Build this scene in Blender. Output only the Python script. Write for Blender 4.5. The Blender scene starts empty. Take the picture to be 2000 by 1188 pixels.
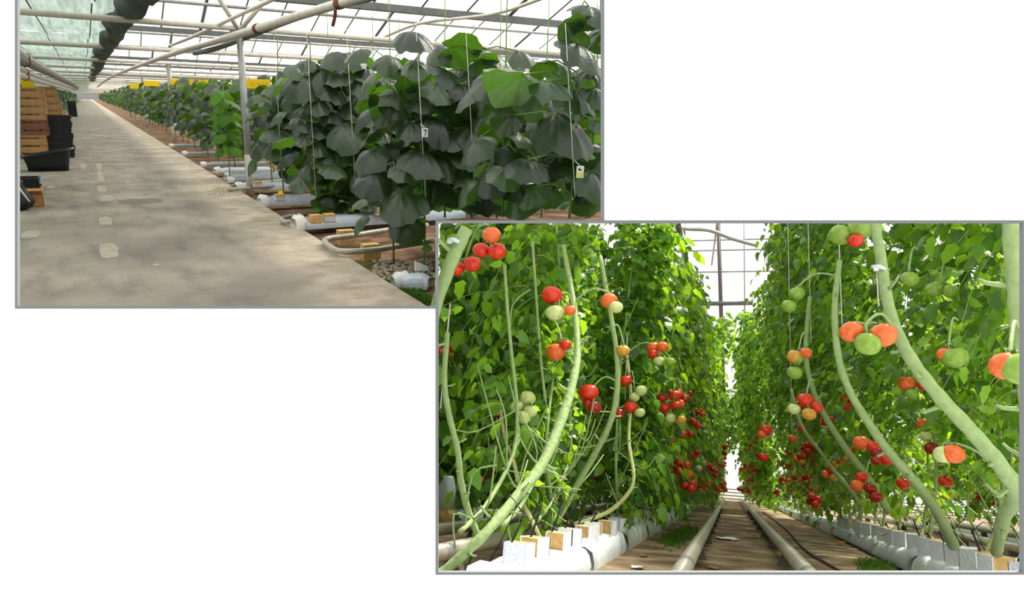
import bpy, math, random
from mathutils import Vector, Matrix
PI = math.pi
C = bpy.context.scene.collection

# ------------------------------------------------------------------ camera, sky, sun, exposure
FPX = 1400.0
cam_d = bpy.data.cameras.new('camera'); cam = bpy.data.objects.new('camera', cam_d); C.objects.link(cam)
cam_d.sensor_fit = 'HORIZONTAL'; cam_d.sensor_width = 36.0; cam_d.lens = 36.0 * FPX / 2000.0
cam_d.clip_start = 0.05; cam_d.clip_end = 900
cam.location = (0, 0, 0); cam.rotation_euler = (PI / 2, 0, 0)
bpy.context.scene.camera = cam
world = bpy.data.worlds.new('sky'); bpy.context.scene.world = world; world.use_nodes = True
bg = world.node_tree.nodes['Background']; bg.inputs[0].default_value = (0.97, 0.985, 1.0, 1); bg.inputs[1].default_value = 1.3
sun_d = bpy.data.lights.new('sun', 'SUN'); sun_d.energy = 9.0; sun_d.angle = math.radians(9); sun_d.color = (1.0, 0.95, 0.84)
sun = bpy.data.objects.new('sun', sun_d); C.objects.link(sun)
sun.rotation_euler = Vector((0.50, 0.42, 0.84)).to_track_quat('Z', 'Y').to_euler()
vs = bpy.context.scene.view_settings
vs.view_transform = 'Standard'; vs.look = 'None'; vs.exposure = 0.0; vs.gamma = 1.0; vs.use_curve_mapping = False
cy = bpy.context.scene.cycles
cy.max_bounces = 7; cy.diffuse_bounces = 3; cy.glossy_bounces = 2; cy.transmission_bounces = 4; cy.transparent_max_bounces = 8
cy.caustics_reflective = False; cy.caustics_refractive = False
cy.use_denoising = True

# ------------------------------------------------------------------ the two halls: each has its own frame (right, forward, up), eye at the origin
def hall_frame(vx, vy, roll):
    F = Vector((vx - 1000, FPX, 594 - vy)).normalized()
    z = Vector((0, 0, 1)); U = (z - F * z.dot(F)).normalized(); R = F.cross(U)
    a = math.radians(roll)
    U2 = U * math.cos(a) - R * math.sin(a); R2 = R * math.cos(a) + U * math.sin(a)
    return Matrix(((R2.x, F.x, U2.x, 0), (R2.y, F.y, U2.y, 0), (R2.z, F.z, U2.z, 0), (0, 0, 0, 1)))
H0 = Matrix.Identity(4)
H1 = hall_frame(168, 187, 6.5)      # the cucumber house
H2 = hall_frame(1427, 953, 0.0)     # the tomato house
G1, G2 = -1.65, -0.43               # ground heights below the eye
def ray(H, px, py):
    return H.to_3x3().transposed() @ Vector(((px - 1000) / FPX, 1, (594 - py) / FPX))
def at_f(H, px, py, f): l = ray(H, px, py); return l * (f / l.y)
def at_r(H, px, py, r): l = ray(H, px, py); return l * (r / l.x)
def at_u(H, px, py, u): l = ray(H, px, py); return l * (u / l.z)
def pix(H, p):
    w = H.to_3x3() @ Vector(p)
    return 1000 + FPX * w.x / w.y, 594 - FPX * w.z / w.y
def pxsize(H, p, n):                # metres that n pixels span at local point p
    return n * (H.to_3x3() @ Vector(p)).y / FPX
def beyond_divider(H, p):           # does p lie on the other hall's side of the partition between the halls?
    x, y = pix(H, p)
    if H is H1: return x > 846 and y > 429
    return (x < 1186 and y < 434.3) or (x < 857 and y < 606)

# ------------------------------------------------------------------ materials
def lin(c):
    def g(v):
        v /= 255.0
        return v / 12.92 if v <= 0.04045 else ((v + 0.055) / 1.055) ** 2.4
    return (g(c[0]), g(c[1]), g(c[2]), 1)
class Mat:
    def __init__(s, name):
        s.m = bpy.data.materials.new(name); s.m.use_nodes = True; s.nt = s.m.node_tree; s.n = s.nt.nodes; s.l = s.nt.links
        s.bsdf = s.n['Principled BSDF']; s.out = s.n['Material Output']
    def new(s, t, **kw):
        o = s.n.new(t)
        for k, v in kw.items(): setattr(o, k, v)
        return o
    def noise(s, scale, detail=4, coord='Object', stretch=None):
        tc = s.new('ShaderNodeTexCoord'); nz = s.new('ShaderNodeTexNoise')
        nz.inputs['Scale'].default_value = scale; nz.inputs['Detail'].default_value = detail
        src = tc.outputs[coord]
        if stretch:
            mp = s.new('ShaderNodeMapping'); mp.inputs['Scale'].default_value = stretch
            s.l.new(src, mp.inputs[0]); src = mp.outputs[0]
        s.l.new(src, nz.inputs['Vector']); return nz.outputs['Fac']
    def ramp(s, fac, stops):
        r = s.new('ShaderNodeValToRGB'); e = r.color_ramp.elements
        while len(e) < len(stops): e.new(0.5)
        for i, (p, c) in enumerate(stops): e[i].position = p; e[i].color = c
        s.l.new(fac, r.inputs[0]); return r.outputs[0]
    def mix(s, a, b, fac, mode='MIX'):
        x = s.new('ShaderNodeMixRGB', blend_type=mode)
        for i, v in ((1, a), (2, b), (0, fac)):
            if hasattr(v, 'is_linked'): s.l.new(v, x.inputs[i])
            else: x.inputs[i].default_value = v
        return x.outputs[0]
    def base(s, v):
        if hasattr(v, 'is_linked'): s.l.new(v, s.bsdf.inputs['Base Color'])
        else: s.bsdf.inputs['Base Color'].default_value = v
    def bump(s, h, strength=0.3, dist=0.02):
        b = s.new('ShaderNodeBump'); b.inputs['Strength'].default_value = strength; b.inputs['Distance'].default_value = dist
        s.l.new(h, b.inputs['Height']); s.l.new(b.outputs[0], s.bsdf.inputs['Normal'])
def plain(name, c, rough=0.6, spec=0.3, metal=0.0, vary=0.0, vscale=12.0, bump=0.0):
    m = Mat(name); c = lin(c)
    m.bsdf.inputs['Roughness'].default_value = rough; m.bsdf.inputs['Specular IOR Level'].default_value = spec; m.bsdf.inputs['Metallic'].default_value = metal
    if vary:
        n = m.noise(vscale)
        m.base(m.ramp(n, [(0.25, tuple(v * (1 - vary) for v in c[:3]) + (1,)), (0.75, tuple(min(1, v * (1 + vary)) for v in c[:3]) + (1,))]))
        if bump: m.bump(n, bump)
    else: m.base(c)
    return m.m
def leaf_mat(name, stops, trans, tmix, rough, spec, veins=False):
    m = Mat(name)
    geo = m.new('ShaderNodeNewGeometry')
    col = m.ramp(geo.outputs['Random Per Island'], stops)
    nz = m.noise(22, 3)
    col = m.mix(col, m.ramp(nz, [(0.3, (0.72, 0.72, 0.72, 1)), (0.7, (1.2, 1.2, 1.15, 1))]), 1.0, 'MULTIPLY')
    m.base(col)
    m.bsdf.inputs['Roughness'].default_value = rough; m.bsdf.inputs['Specular IOR Level'].default_value = spec
    if veins: m.bump(m.noise(55, 2), 0.35, 0.01)
    t = m.new('ShaderNodeBsdfTranslucent')
    tcol = m.ramp(geo.outputs['Random Per Island'], [(0, tuple(v * 0.35 for v in trans[:3]) + (1,)), (.6, tuple(v * 0.6 for v in trans[:3]) + (1,)), (1, trans)])
    m.l.new(tcol, t.inputs[0])
    ms = m.new('ShaderNodeMixShader'); ms.inputs[0].default_value = tmix
    m.l.new(m.bsdf.outputs[0], ms.inputs[1]); m.l.new(t.outputs[0], ms.inputs[2]); m.l.new(ms.outputs[0], m.out.inputs[0])
    return m.m
def screen_mat(name, c, trans=0.5, clear=0.0, c2=None, stripe=None):
    m = Mat(name); col = lin(c)
    if stripe:
        n = m.noise(2.5, 5, stretch=stripe); col = m.ramp(n, [(0.3, lin(c2)), (0.62, lin(c))])
    m.base(col); m.bsdf.inputs['Roughness'].default_value = 0.6
    t = m.new('ShaderNodeBsdfTranslucent')
    if hasattr(col, 'is_linked'): m.l.new(col, t.inputs[0])
    else: t.inputs[0].default_value = col
    ms = m.new('ShaderNodeMixShader'); ms.inputs[0].default_value = trans
    m.l.new(m.bsdf.outputs[0], ms.inputs[1]); m.l.new(t.outputs[0], ms.inputs[2]); last = ms.outputs[0]
    if clear:
        tr = m.new('ShaderNodeBsdfTransparent'); m2 = m.new('ShaderNodeMixShader'); m2.inputs[0].default_value = clear
        m.l.new(last, m2.inputs[1]); m.l.new(tr.outputs[0], m2.inputs[2]); last = m2.outputs[0]
    m.l.new(last, m.out.inputs[0]); return m.m
M = {}
M['white'] = plain('white_board', (254, 254, 254), 0.9, 0.0)
M['blocker'] = plain('dark_green_blocker', (58, 70, 58), 0.8, 0.1)
M['frame'] = plain('grey_frame', (128, 130, 130), 0.6, 0.2)
m = Mat('divider_sheet'); M['divider'] = screen_mat('divider_sheet', (240, 242, 240), 0.6)
M['galv'] = plain('galvanised_steel', (150, 152, 148), 0.45, 0.5, 0.35, 0.18, 8)
M['galv_dark'] = plain('dark_steel', (96, 100, 98), 0.5, 0.4, 0.2, 0.2, 8)
M['rust'] = plain('rusty_steel', (110, 70, 55), 0.8, 0.2, 0, 0.3, 30)
M['pipe'] = plain('painted_pipe', (196, 190, 176), 0.4, 0.4, 0, 0.14, 9)
M['rail'] = plain('worn_steel_pipe', (178, 172, 158), 0.4, 0.5, 0.25, 0.25, 14)
M['iron'] = plain('brown_steel', (92, 82, 76), 0.6, 0.3)
M['glass'] = screen_mat('whitewashed_roof_glass', (246, 248, 248), 0.85, 0.16)
M['screen'] = screen_mat('green_shade_net', (170, 186, 178), 0.7, 0.05, (122, 144, 134), (4.5, 0.2, 1))
M['curtain'] = screen_mat('gathered_net', (92, 112, 100), 0.4, 0.0, (50, 66, 58), (2, 0.7, 2))
M['yellow'] = plain('yellow_plastic', (236, 196, 12), 0.5, 0.3)
M['yellow_ink'] = plain('dull_yellow_ink', (214, 172, 22), 0.6, 0.2)
M['ink'] = plain('black_ink', (24, 24, 26), 0.6, 0.2)
M['paper'] = plain('white_card', (236, 236, 230), 0.7, 0.2)
M['card_yellow'] = plain('pale_yellow_card', (226, 212, 130), 0.7, 0.2)
M['crate'] = plain('brown_crate', (176, 132, 88), 0.7, 0.2, 0, 0.15, 10)
M['crate_dark'] = plain('dark_red_brown_crate', (128, 84, 66), 0.7, 0.2, 0, 0.15, 10)
M['cardboard'] = plain('cardboard', (184, 132, 84), 0.8, 0.1, 0, 0.1, 9)
M['black'] = plain('black_plastic', (22, 24, 27), 0.45, 0.4, 0, 0.2, 9)
M['tube'] = plain('black_tube', (26, 27, 30), 0.5, 0.4)
M['film'] = plain('white_blue_film', (204, 212, 222), 0.35, 0.5, 0, 0.10, 14, 0.5)
m = Mat('printed_film')
n1 = m.noise(150, 3, stretch=(1, 1, .5)); m.base(m.ramp(n1, [(0.36, lin((186, 200, 226))), (0.46, lin((228, 233, 241))), (0.7, lin((244, 246, 249)))])); m.bsdf.inputs['Roughness'].default_value = 0.4
M['print'] = m.m
M['film_dull'] = plain('dusty_film', (146, 152, 150), 0.5, 0.3, 0, 0.2, 9, 0.4)
M['wool'] = plain('tan_rockwool', (206, 168, 112), 0.9, 0.05, 0, 0.25, 30, 0.6)
M['stem2'] = plain('tomato_stem', (146, 168, 112), 0.6, 0.25, 0, 0.16, 40, 0.3)
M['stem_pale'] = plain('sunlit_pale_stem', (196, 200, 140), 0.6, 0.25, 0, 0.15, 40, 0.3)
M['stem1'] = plain('cucumber_stem', (110, 140, 70), 0.6, 0.25, 0, 0.2, 30)
M['string'] = plain('white_string', (206, 208, 196), 0.8, 0.1)
M['clip'] = plain('clear_plastic_clip', (208, 212, 220), 0.3, 0.5)
M['calyx'] = plain('green_calyx', (70, 120, 40), 0.7, 0.2)
M['brown_leaf'] = plain('dry_leaf', (150, 112, 60), 0.8, 0.1, 0, 0.3, 20)
M['flower'] = plain('yellow_flower', (236, 196, 40), 0.6, 0.2)
for nm, c in (('red', (214, 48, 22)), ('dark_red', (150, 26, 14)), ('orange', (228, 104, 44)), ('green', (130, 164, 58)), ('pale', (196, 208, 136)), ('amber', (206, 150, 56))):
    mm = Mat('tomato_' + nm); c = lin(c)
    n = mm.noise(2.2, 2)
    mm.base(mm.ramp(n, [(0.3, tuple(v * 0.82 for v in c[:3]) + (1,)), (0.7, tuple(min(1, v * 1.12) for v in c[:3]) + (1,))]))
    mm.bsdf.inputs['Roughness'].default_value = 0.22; mm.bsdf.inputs['Specular IOR Level'].default_value = 0.5
    try: mm.bsdf.inputs['Subsurface Weight'].default_value = 0.0
    except Exception: pass
    M['t_' + nm] = mm.m
def L4(r, g, b): return (r, g, b, 1)
M['tleaf'] = leaf_mat('tomato_leaf', [(0, L4(.016, .075, .010)), (.5, L4(.042, .17, .016)), (.82, L4(.11, .32, .025)), (1, L4(.26, .48, .05))], L4(.56, .95, .03), 0.48, 0.34, 0.6)
M['cleaf'] = leaf_mat('cucumber_leaf', [(0, L4(.012, .028, .014)), (.5, L4(.028, .05, .028)), (1, L4(.075, .115, .07))], L4(.17, .44, .015), 0.36, 0.34, 0.8, True)
M['young'] = leaf_mat('young_leaf', [(0, L4(.07, .2, .02)), (1, L4(.12, .32, .04))], L4(.3, .6, .05), 0.45, 0.5, 0.4)
M['grass'] = leaf_mat('moss_blades', [(0, L4(.06, .15, .02)), (1, L4(.15, .28, .04))], L4(.2, .4, .03), 0.3, 0.7, 0.2)
# concrete path: warm grey, a paler worn border strip, pale painted sun spots in a line and fine cracks
m = Mat('path_concrete')
tc = m.new('ShaderNodeTexCoord'); sx = m.new('ShaderNodeSeparateXYZ'); m.l.new(tc.outputs['Object'], sx.inputs[0])
a = m.ramp(m.noise(1.1, 8), [(0.3, lin((122, 114, 105))), (0.55, lin((141, 133, 122))), (0.75, lin((156, 147, 134)))])
b = m.ramp(m.noise(2.6, 10, stretch=(1.6, .5, 1)), [(0.32, (0.74, .74, .76, 1)), (0.5, (1, 1, 1, 1)), (0.72, (1.15, 1.12, 1.08, 1))])
col = m.mix(a, b, 1.0, 'MULTIPLY')
mr = m.new('ShaderNodeMapRange'); mr.inputs[1].default_value = 1.30; mr.inputs[2].default_value = 1.85
m.l.new(sx.outputs[0], mr.inputs[0])
edge = m.ramp(m.noise(4.5, 9), [(0.3, lin((158, 144, 127))), (0.7, lin((196, 182, 163)))])
col = m.mix(col, edge, mr.outputs[0])
cr = m.ramp(m.noise(1.7, 3, stretch=(.4, 1.6, 1)), [(0.494, (1, 1, 1, 1)), (0.5, (0.66, .62, .6, 1)), (0.506, (1, 1, 1, 1))])
col = m.mix(col, cr, 0.6, 'MULTIPLY')
m.base(col); m.bsdf.inputs['Roughness'].default_value = 0.8; m.bsdf.inputs['Specular IOR Level'].default_value = 0.2
m.bump(m.noise(30, 6), 0.15, 0.01)
M['path'] = m.m
M['sun_spot'] = plain('painted_sun_spot', (160, 151, 137), 0.8, 0.2, 0, 0.12, 6)  # sunlight through roof gaps, put into the patch colour
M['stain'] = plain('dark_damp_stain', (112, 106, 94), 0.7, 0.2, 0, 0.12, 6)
def soil(name, c1, c2, c3, scale):
    m = Mat(name)
    col = m.ramp(m.noise(scale, 9), [(0.3, lin(c1)), (0.5, lin(c2)), (0.72, lin(c3))])
    g = m.ramp(m.noise(scale * 0.35, 5), [(0.56, (0, 0, 0, 1)), (0.7, (1, 1, 1, 1))])
    col = m.mix(col, lin((86, 96, 40)), g)
    m.base(col); m.bsdf.inputs['Roughness'].default_value = 0.9; m.bsdf.inputs['Specular IOR Level'].default_value = 0.1
    m.bump(m.noise(scale * 3, 8), 0.6, 0.03); return m.m
M['soil1'] = soil('reddish_soil', (70, 52, 40), (122, 92, 72), (164, 134, 108), 3.0)
M['soil2'] = soil('brown_soil', (94, 76, 60), (138, 116, 94), (178, 158, 132), 4.0)
M['gravel'] = plain('pale_gravel', (188, 172, 152), 0.8, 0.2, 0, 0.3, 9)
M['gable'] = screen_mat('gable_glass', (245, 248, 248), 0.75, 0.55)

# ------------------------------------------------------------------ mesh builder (points in hall coordinates)
class MB:
    def __init__(s): s.v = []; s.f = []; s.mi = []
    def quad(s, a, b, c, d, mi=0):
        n = len(s.v); s.v += [Vector(a), Vector(b), Vector(c), Vector(d)]; s.f.append((n, n + 1, n + 2, n + 3)); s.mi.append(mi)
    def poly(s, pts, mi=0):
        n = len(s.v); s.v += [Vector(p) for p in pts]; s.f.append(tuple(range(n, n + len(pts)))); s.mi.append(mi)
    def hexa(s, c8, mi=0):
        n = len(s.v); s.v += [Vector(p) for p in c8]
        for q in ((0, 3, 2, 1), (4, 5, 6, 7), (0, 1, 5, 4), (1, 2, 6, 5), (2, 3, 7, 6), (3, 0, 4, 7)):
            s.f.append(tuple(n + i for i in q)); s.mi.append(mi)
    def box(s, c, d, mi=0, rot=0.0, taper=1.0):
        c = Vector(c); dx, dy, dz = d[0] / 2, d[1] / 2, d[2] / 2; co, si = math.cos(rot), math.sin(rot)
        P = []
        for z, k in ((-dz, taper), (dz, 1.0)):
            for x, y in ((-dx, -dy), (dx, -dy), (dx, dy), (-dx, dy)):
                x *= k; y *= k
                P.append(c + Vector((x * co - y * si, x * si + y * co, z)))
        s.hexa(P, mi)
    def tube(s, pts, rad, n=8, mi=0, cap=True):
        pts = [Vector(p) for p in pts]; m = len(pts)
        if not hasattr(rad, '__len__'): rad = [rad] * m
        base = len(s.v); prev = None
        for i in range(m):
            t = (pts[min(i + 1, m - 1)] - pts[max(i - 1, 0)]).normalized()
            a = prev - t * prev.dot(t) if prev is not None else t.orthogonal()
            a.normalize(); b = t.cross(a); prev = a
            for k in range(n):
                th = 2 * PI * k / n
                s.v.append(pts[i] + (a * math.cos(th) + b * math.sin(th)) * rad[i])
        for i in range(m - 1):
            for k in range(n):
                k2 = (k + 1) % n
                s.f.append((base + i * n + k, base + i * n + k2, base + (i + 1) * n + k2, base + (i + 1) * n + k)); s.mi.append(mi)
        if cap:
            s.f.append(tuple(base + k for k in reversed(range(n)))); s.mi.append(mi)
            s.f.append(tuple(base + (m - 1) * n + k for k in range(n))); s.mi.append(mi)
    def lathe(s, prof, c, n=16, mi=0, rib=0.0, ribs=5):
        base = len(s.v); c = Vector(c)
        for (r, z) in prof:
            for k in range(n):
                th = 2 * PI * k / n; rr = r * (1 + rib * math.cos(ribs * th))
                s.v.append(c + Vector((rr * math.cos(th), rr * math.sin(th), z)))
        for i in range(len(prof) - 1):
            for k in range(n):
                k2 = (k + 1) % n
                s.f.append((base + i * n + k, base + i * n + k2, base + (i + 1) * n + k2, base + (i + 1) * n + k)); s.mi.append(mi)
        s.f.append(tuple(base + k for k in reversed(range(n)))); s.mi.append(mi)
        s.f.append(tuple(base + (len(prof) - 1) * n + k for k in range(n))); s.mi.append(mi)
BASE = {}
def obj(name, mb, mats, H=H0, base=(0, 0, 0), parent=None, smooth=True):
    b = BASE[parent.name] if parent is not None else Vector(base)
    me = bpy.data.meshes.new(name); me.from_pydata([tuple(v - b) for v in mb.v], [], mb.f)
    if not isinstance(mats, (list, tuple)): mats = [mats]
    for mt in mats: me.materials.append(mt)
    if len(mats) > 1: me.polygons.foreach_set('material_index', mb.mi)
    if smooth: me.polygons.foreach_set('use_smooth', [True] * len(mb.f))
    me.update()
    o = bpy.data.objects.new(name, me); C.objects.link(o); BASE[o.name] = b
    if parent is not None: o.parent = parent
    else: o.matrix_world = H @ Matrix.Translation(b)
    return o
def empty(name, H, base):
    o = bpy.data.objects.new(name, None); o.empty_display_size = 0.1; C.objects.link(o); BASE[o.name] = Vector(base)
    o.matrix_world = H @ Matrix.Translation(Vector(base)); return o
def tag(o, label, cat, group=None):
    o['label'] = label; o['category'] = cat
    if group: o['group'] = group
    return o
def struct(o, label=None, group=None):
    o['kind'] = 'structure'
    if label: o['label'] = label
    if group: o['group'] = group
    return o
def stuff(o, label, cat): o['kind'] = 'stuff'; o['label'] = label; o['category'] = cat; return o
def dup(root, H, base, scale=1.0, rz=0.0):
    r = root.copy(); C.objects.link(r); BASE[r.name] = Vector(base)
    r.matrix_world = H @ Matrix.Translation(Vector(base)) @ Matrix.Rotation(rz, 4, 'Z') @ Matrix.Scale(scale, 4)
    for ch in list(root.children):
        c = ch.copy(); C.objects.link(c); c.parent = r; BASE[c.name] = Vector(base)
        for g in list(ch.children):
            d = g.copy(); C.objects.link(d); d.parent = c
    return r
def spline(ctrl, n=5):
    P = [Vector(p) for p in ctrl]; out = []
    for i in range(len(P) - 1):
        p0, p1, p2, p3 = P[max(i - 1, 0)], P[i], P[i + 1], P[min(i + 2, len(P) - 1)]
        for k in range(n):
            t = k / n
            out.append(0.5 * ((2 * p1) + (p2 - p0) * t + (2 * p0 - 5 * p1 + 4 * p2 - p3) * t * t + (3 * p1 - p0 - 3 * p2 + p3) * t ** 3))
    out.append(P[-1]); return out
ORD = 'first second third fourth fifth sixth seventh eighth ninth tenth eleventh twelfth thirteenth fourteenth fifteenth sixteenth seventeenth eighteenth nineteenth twentieth'.split()

# ------------------------------------------------------------------ the white wall with its two openings, and the divider behind it
WD = 0.95
def wp(px, py, y=WD): return Vector(((px - 1000) / FPX * y, y, (594 - py) / FPX * y))
def plate(mb, x0, y0, x1, y1, d0, d1):
    a, b = wp(x0, y0, WD), wp(x1, y1, WD)
    mb.hexa([(a.x, d0, b.z), (b.x, d0, b.z), (b.x, d1, b.z), (a.x, d1, b.z), (a.x, d0, a.z), (b.x, d0, a.z), (b.x, d1, a.z), (a.x, d1, a.z)])
mb = MB()
for q in ((-9000, -5000, 30, 5600), (30, -5000, 1180, -60), (1180, -5000, 11000, 431), (30, 603, 852, 5600), (852, 1122, 2000, 5600), (2000, 431, 11000, 5600)):  # plates extended far past the view to shut front light out of the halls
    plate(mb, *q, WD, WD + 0.004)
struct(obj('wall_front', mb, M['white'], smooth=False), 'white wall with two overlapping window openings into the glasshouses')
mb = MB()
for q in ((-9000, -5000, 30, 5600), (30, -5000, 1180, -60)):  # unseen dark plates added to keep bounced light off the leaves
    plate(mb, *q, WD + 0.004, WD + 0.006)
struct(obj('light_block_board', mb, M['blocker'], smooth=False), 'unseen dark board added behind the white wall to cut bounced light')
mb = MB()
for q in ((30, -60, 35, 603), (35, 598, 852, 603), (1174, -60, 1180, 431), (35, -60, 1174, -55)): plate(mb, *q, WD - 0.001, WD + 0.004)
struct(obj('window_1', mb, M['frame'], smooth=False), 'thin grey window frame looking into the cucumber house')
mb = MB()
for q in ((851, 431, 856, 1122), (856, 1117, 1995, 1122), (1995, 431, 2000, 1122), (856, 431, 1995, 436)): plate(mb, *q, WD - 0.002, WD + 0.004)
struct(obj('window_2', mb, M['frame'], smooth=False), 'thin grey window frame looking into the tomato house')
mb = MB()
mb.hexa([wp(852, 434, .955), wp(1180, 434, .955), wp(1180, 433.7, 9), wp(852, 433.7, 9), wp(852, 432, .955), wp(1180, 432, .955), wp(1180, 433.4, 9), wp(852, 433.4, 9)])
mb.hexa([wp(853, 602, .955), wp(854.5, 602, .955), wp(853.8, 602, 6), wp(853.4, 602, 6), wp(853, 433, .955), wp(854.5, 433, .955), wp(853.8, 433, 8.5), wp(853.4, 433, 8.5)])
struct(obj('trim_1', mb, M['divider'], smooth=False), 'thin white divider sheets between the two glasshouses')

# ================================================================== HALL 1: the cucumber house
PE = 2.32                                               # right edge of the path
rng = random.Random(4)
mb = MB()
mb.hexa([(-9, 2.5, G1 - .12), (PE, 2.5, G1 - .12), (PE, 130, G1 - .12), (-9, 130, G1 - .12), (-9, 2.5, G1), (PE, 2.5, G1), (PE, 130, G1), (-9, 130, G1)])
# keep the path out of the other window's view: its near right corner is cut along the divider
mb = MB()
cut = at_u(H1, 852, 603, G1)
pts = [(-3.2, 4.2), (cut.x, cut.y), (PE, cut.y + 0.0 + (PE - cut.x) * 0), (PE, 130), (-3.2, 130)]
near = at_u(H1, 30, 640, G1)
pts = [Vector((-1.75, near.y, G1)), at_u(H1, 845, 640, G1), at_u(H1, 845, 606, G1), Vector((PE, at_u(H1, 832, 600, G1).y + .15, G1)), Vector((PE, 420, G1)), Vector((-1.75, 420, G1))]
n = len(pts)
mb.poly(pts)
low = [p - Vector((0, 0, .1)) for p in pts]
for i in range(n):
    mb.quad(pts[i], low[i], low[(i + 1) % n], pts[(i + 1) % n])
struct(obj('floor', mb, M['path'], H1, smooth=False), 'long grey concrete path of the cucumber house')
mb = MB()
g = [at_u(H1, 845, 640, G1 - .1), at_u(H1, 850, 606, G1 - .1), at_u(H1, 851, 434, G1 - .1), at_u(H1, 1260, 434, G1 - .1), Vector((30, 60, G1 - .1)), Vector((120, 420, G1 - .1)), Vector((2.0, 420, G1 - .1)), Vector((2.0, 5.2, G1 - .1))]
mb.poly(g)
mb.quad((-14, 9, G1 - .03), (-1.7, 9, G1 - .03), (-1.7, 420, G1 - .03), (-24, 420, G1 - .03))
struct(obj('ground', mb, M['soil1'], H1, smooth=False), 'reddish soil beds beside the concrete path')
# pale rectangles painted as sun spots in a line along the path, and a damp stain
def blot(mb, c, w, l, z, seed, k=26):
    r = random.Random(seed); pts = []
    for i in range(k):
        th = 2 * PI * i / k; cc, ss = math.cos(th), math.sin(th)
        q = (abs(cc) ** 3 + abs(ss) ** 3) ** -0.333 * r.uniform(.84, 1.04)
        pts.append((c.x + cc * q * w / 2, c.y + ss * q * l / 2, z))
    mb.poly(pts)
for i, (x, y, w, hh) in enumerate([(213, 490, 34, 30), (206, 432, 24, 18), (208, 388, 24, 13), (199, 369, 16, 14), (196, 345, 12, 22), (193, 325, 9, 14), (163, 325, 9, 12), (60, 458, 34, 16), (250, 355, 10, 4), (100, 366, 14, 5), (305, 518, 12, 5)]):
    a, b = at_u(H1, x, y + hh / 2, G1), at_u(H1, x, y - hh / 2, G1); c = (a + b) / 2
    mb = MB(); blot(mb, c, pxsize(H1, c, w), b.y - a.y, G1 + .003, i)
    o = obj('floor_patch', mb, M['sun_spot'], H1, smooth=False); o['kind'] = 'structure'; o['label'] = 'pale painted sun patch on the concrete path'; o['group'] = 'painted sun patches on the path'
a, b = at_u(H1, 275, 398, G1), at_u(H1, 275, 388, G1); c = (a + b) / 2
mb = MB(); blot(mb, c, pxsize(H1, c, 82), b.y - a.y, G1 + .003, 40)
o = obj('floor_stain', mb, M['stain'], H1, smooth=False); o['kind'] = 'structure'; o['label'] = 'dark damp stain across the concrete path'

# ---- posts with row boards
def post(px, py, pxr, top_u, label, braces=False):
    b = at_u(H1, px, py, G1 - .08); r = pxsize(H1, b, pxr) / 2
    root = empty('steel_post', H1, b); tag(root, label, 'post', 'steel posts along the path')
    mb = MB(); mb.tube([b, Vector((b.x, b.y, top_u))], r, 10); obj('shaft', mb, M['galv'], parent=root)
    mb = MB(); mb.tube([b, b + Vector((0, 0, .75))], r * 1.12, 10); obj('lower_sleeve', mb, M['pipe'], parent=root)
    mb = MB(); mb.box((b.x, b.y, top_u + .03), (r * 5, .16, .05)); obj('head_plate', mb, M['galv_dark'], parent=root, smooth=False)
    if braces:
        for sx, k in ((-.55, 1.0), (.6, .95)):
            mb = MB(); mb.tube([(b.x, b.y, top_u + .06), (b.x + sx, b.y - .4, top_u + .85 * k)], .04, 8); obj('brace', mb, M['pipe'], parent=root)
    return b
P0 = post(490, 381, 13, 1.12, 'nearest pale steel post, with the big yellow board on it', True)
P1_ = post(343, 278, 9, 1.25, 'second steel post along the path edge, yellow board beside its top')
post(288, 248, 6, 1.3, 'third thin steel post along the path edge')
post(257, 228, 5, 1.4, 'farthest thin steel post along the path edge')
def board(px, py, w, h, f, label, ink=False):
    c = at_f(H1, px, py, f); W = pxsize(H1, c, w); Hh = pxsize(H1, c, h)
    root = empty('row_board', H1, c); tag(root, label, 'sign', 'yellow row boards')
    mb = MB(); mb.box(c, (W, .012, Hh)); obj('plate', mb, M['yellow'], parent=root, smooth=False)
    for s in (-.4, .4):
        mb = MB(); mb.tube([c + Vector((s * W, 0, Hh / 2)), c + Vector((s * W, 0, Hh / 2 + .1))], .006, 5)
        obj('hanger', mb, M['string'], parent=root)
    if ink:
        for k, (x, ww) in enumerate(((-.34, .05), (-.22, .05), (-.02, .09), (.2, .05), (.33, .05))):
            mb = MB(); mb.box(c + Vector((x * W, -.008, 0)), (ww * W, .004, Hh * (.5 if k != 2 else .3)))
            obj('printed_mark', mb, M['yellow_ink'], parent=root, smooth=False)
board(505, 164, 44, 18, 13.2, 'largest yellow row board, fixed to the nearest post', True)
board(388, 161, 34, 11, 24, 'yellow row board above the leaves between the first two posts')
board(344, 160, 22, 11, 30, 'yellow row board at the top of the second post')
board(296, 163, 28, 10, 38, 'yellow row board just above the third post')
board(262, 168, 16, 10, 46, 'small orange-yellow board at the farthest post')
board(54, 164, 22, 16, 26, 'yellow board hanging over the brown crates on the left')

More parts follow.
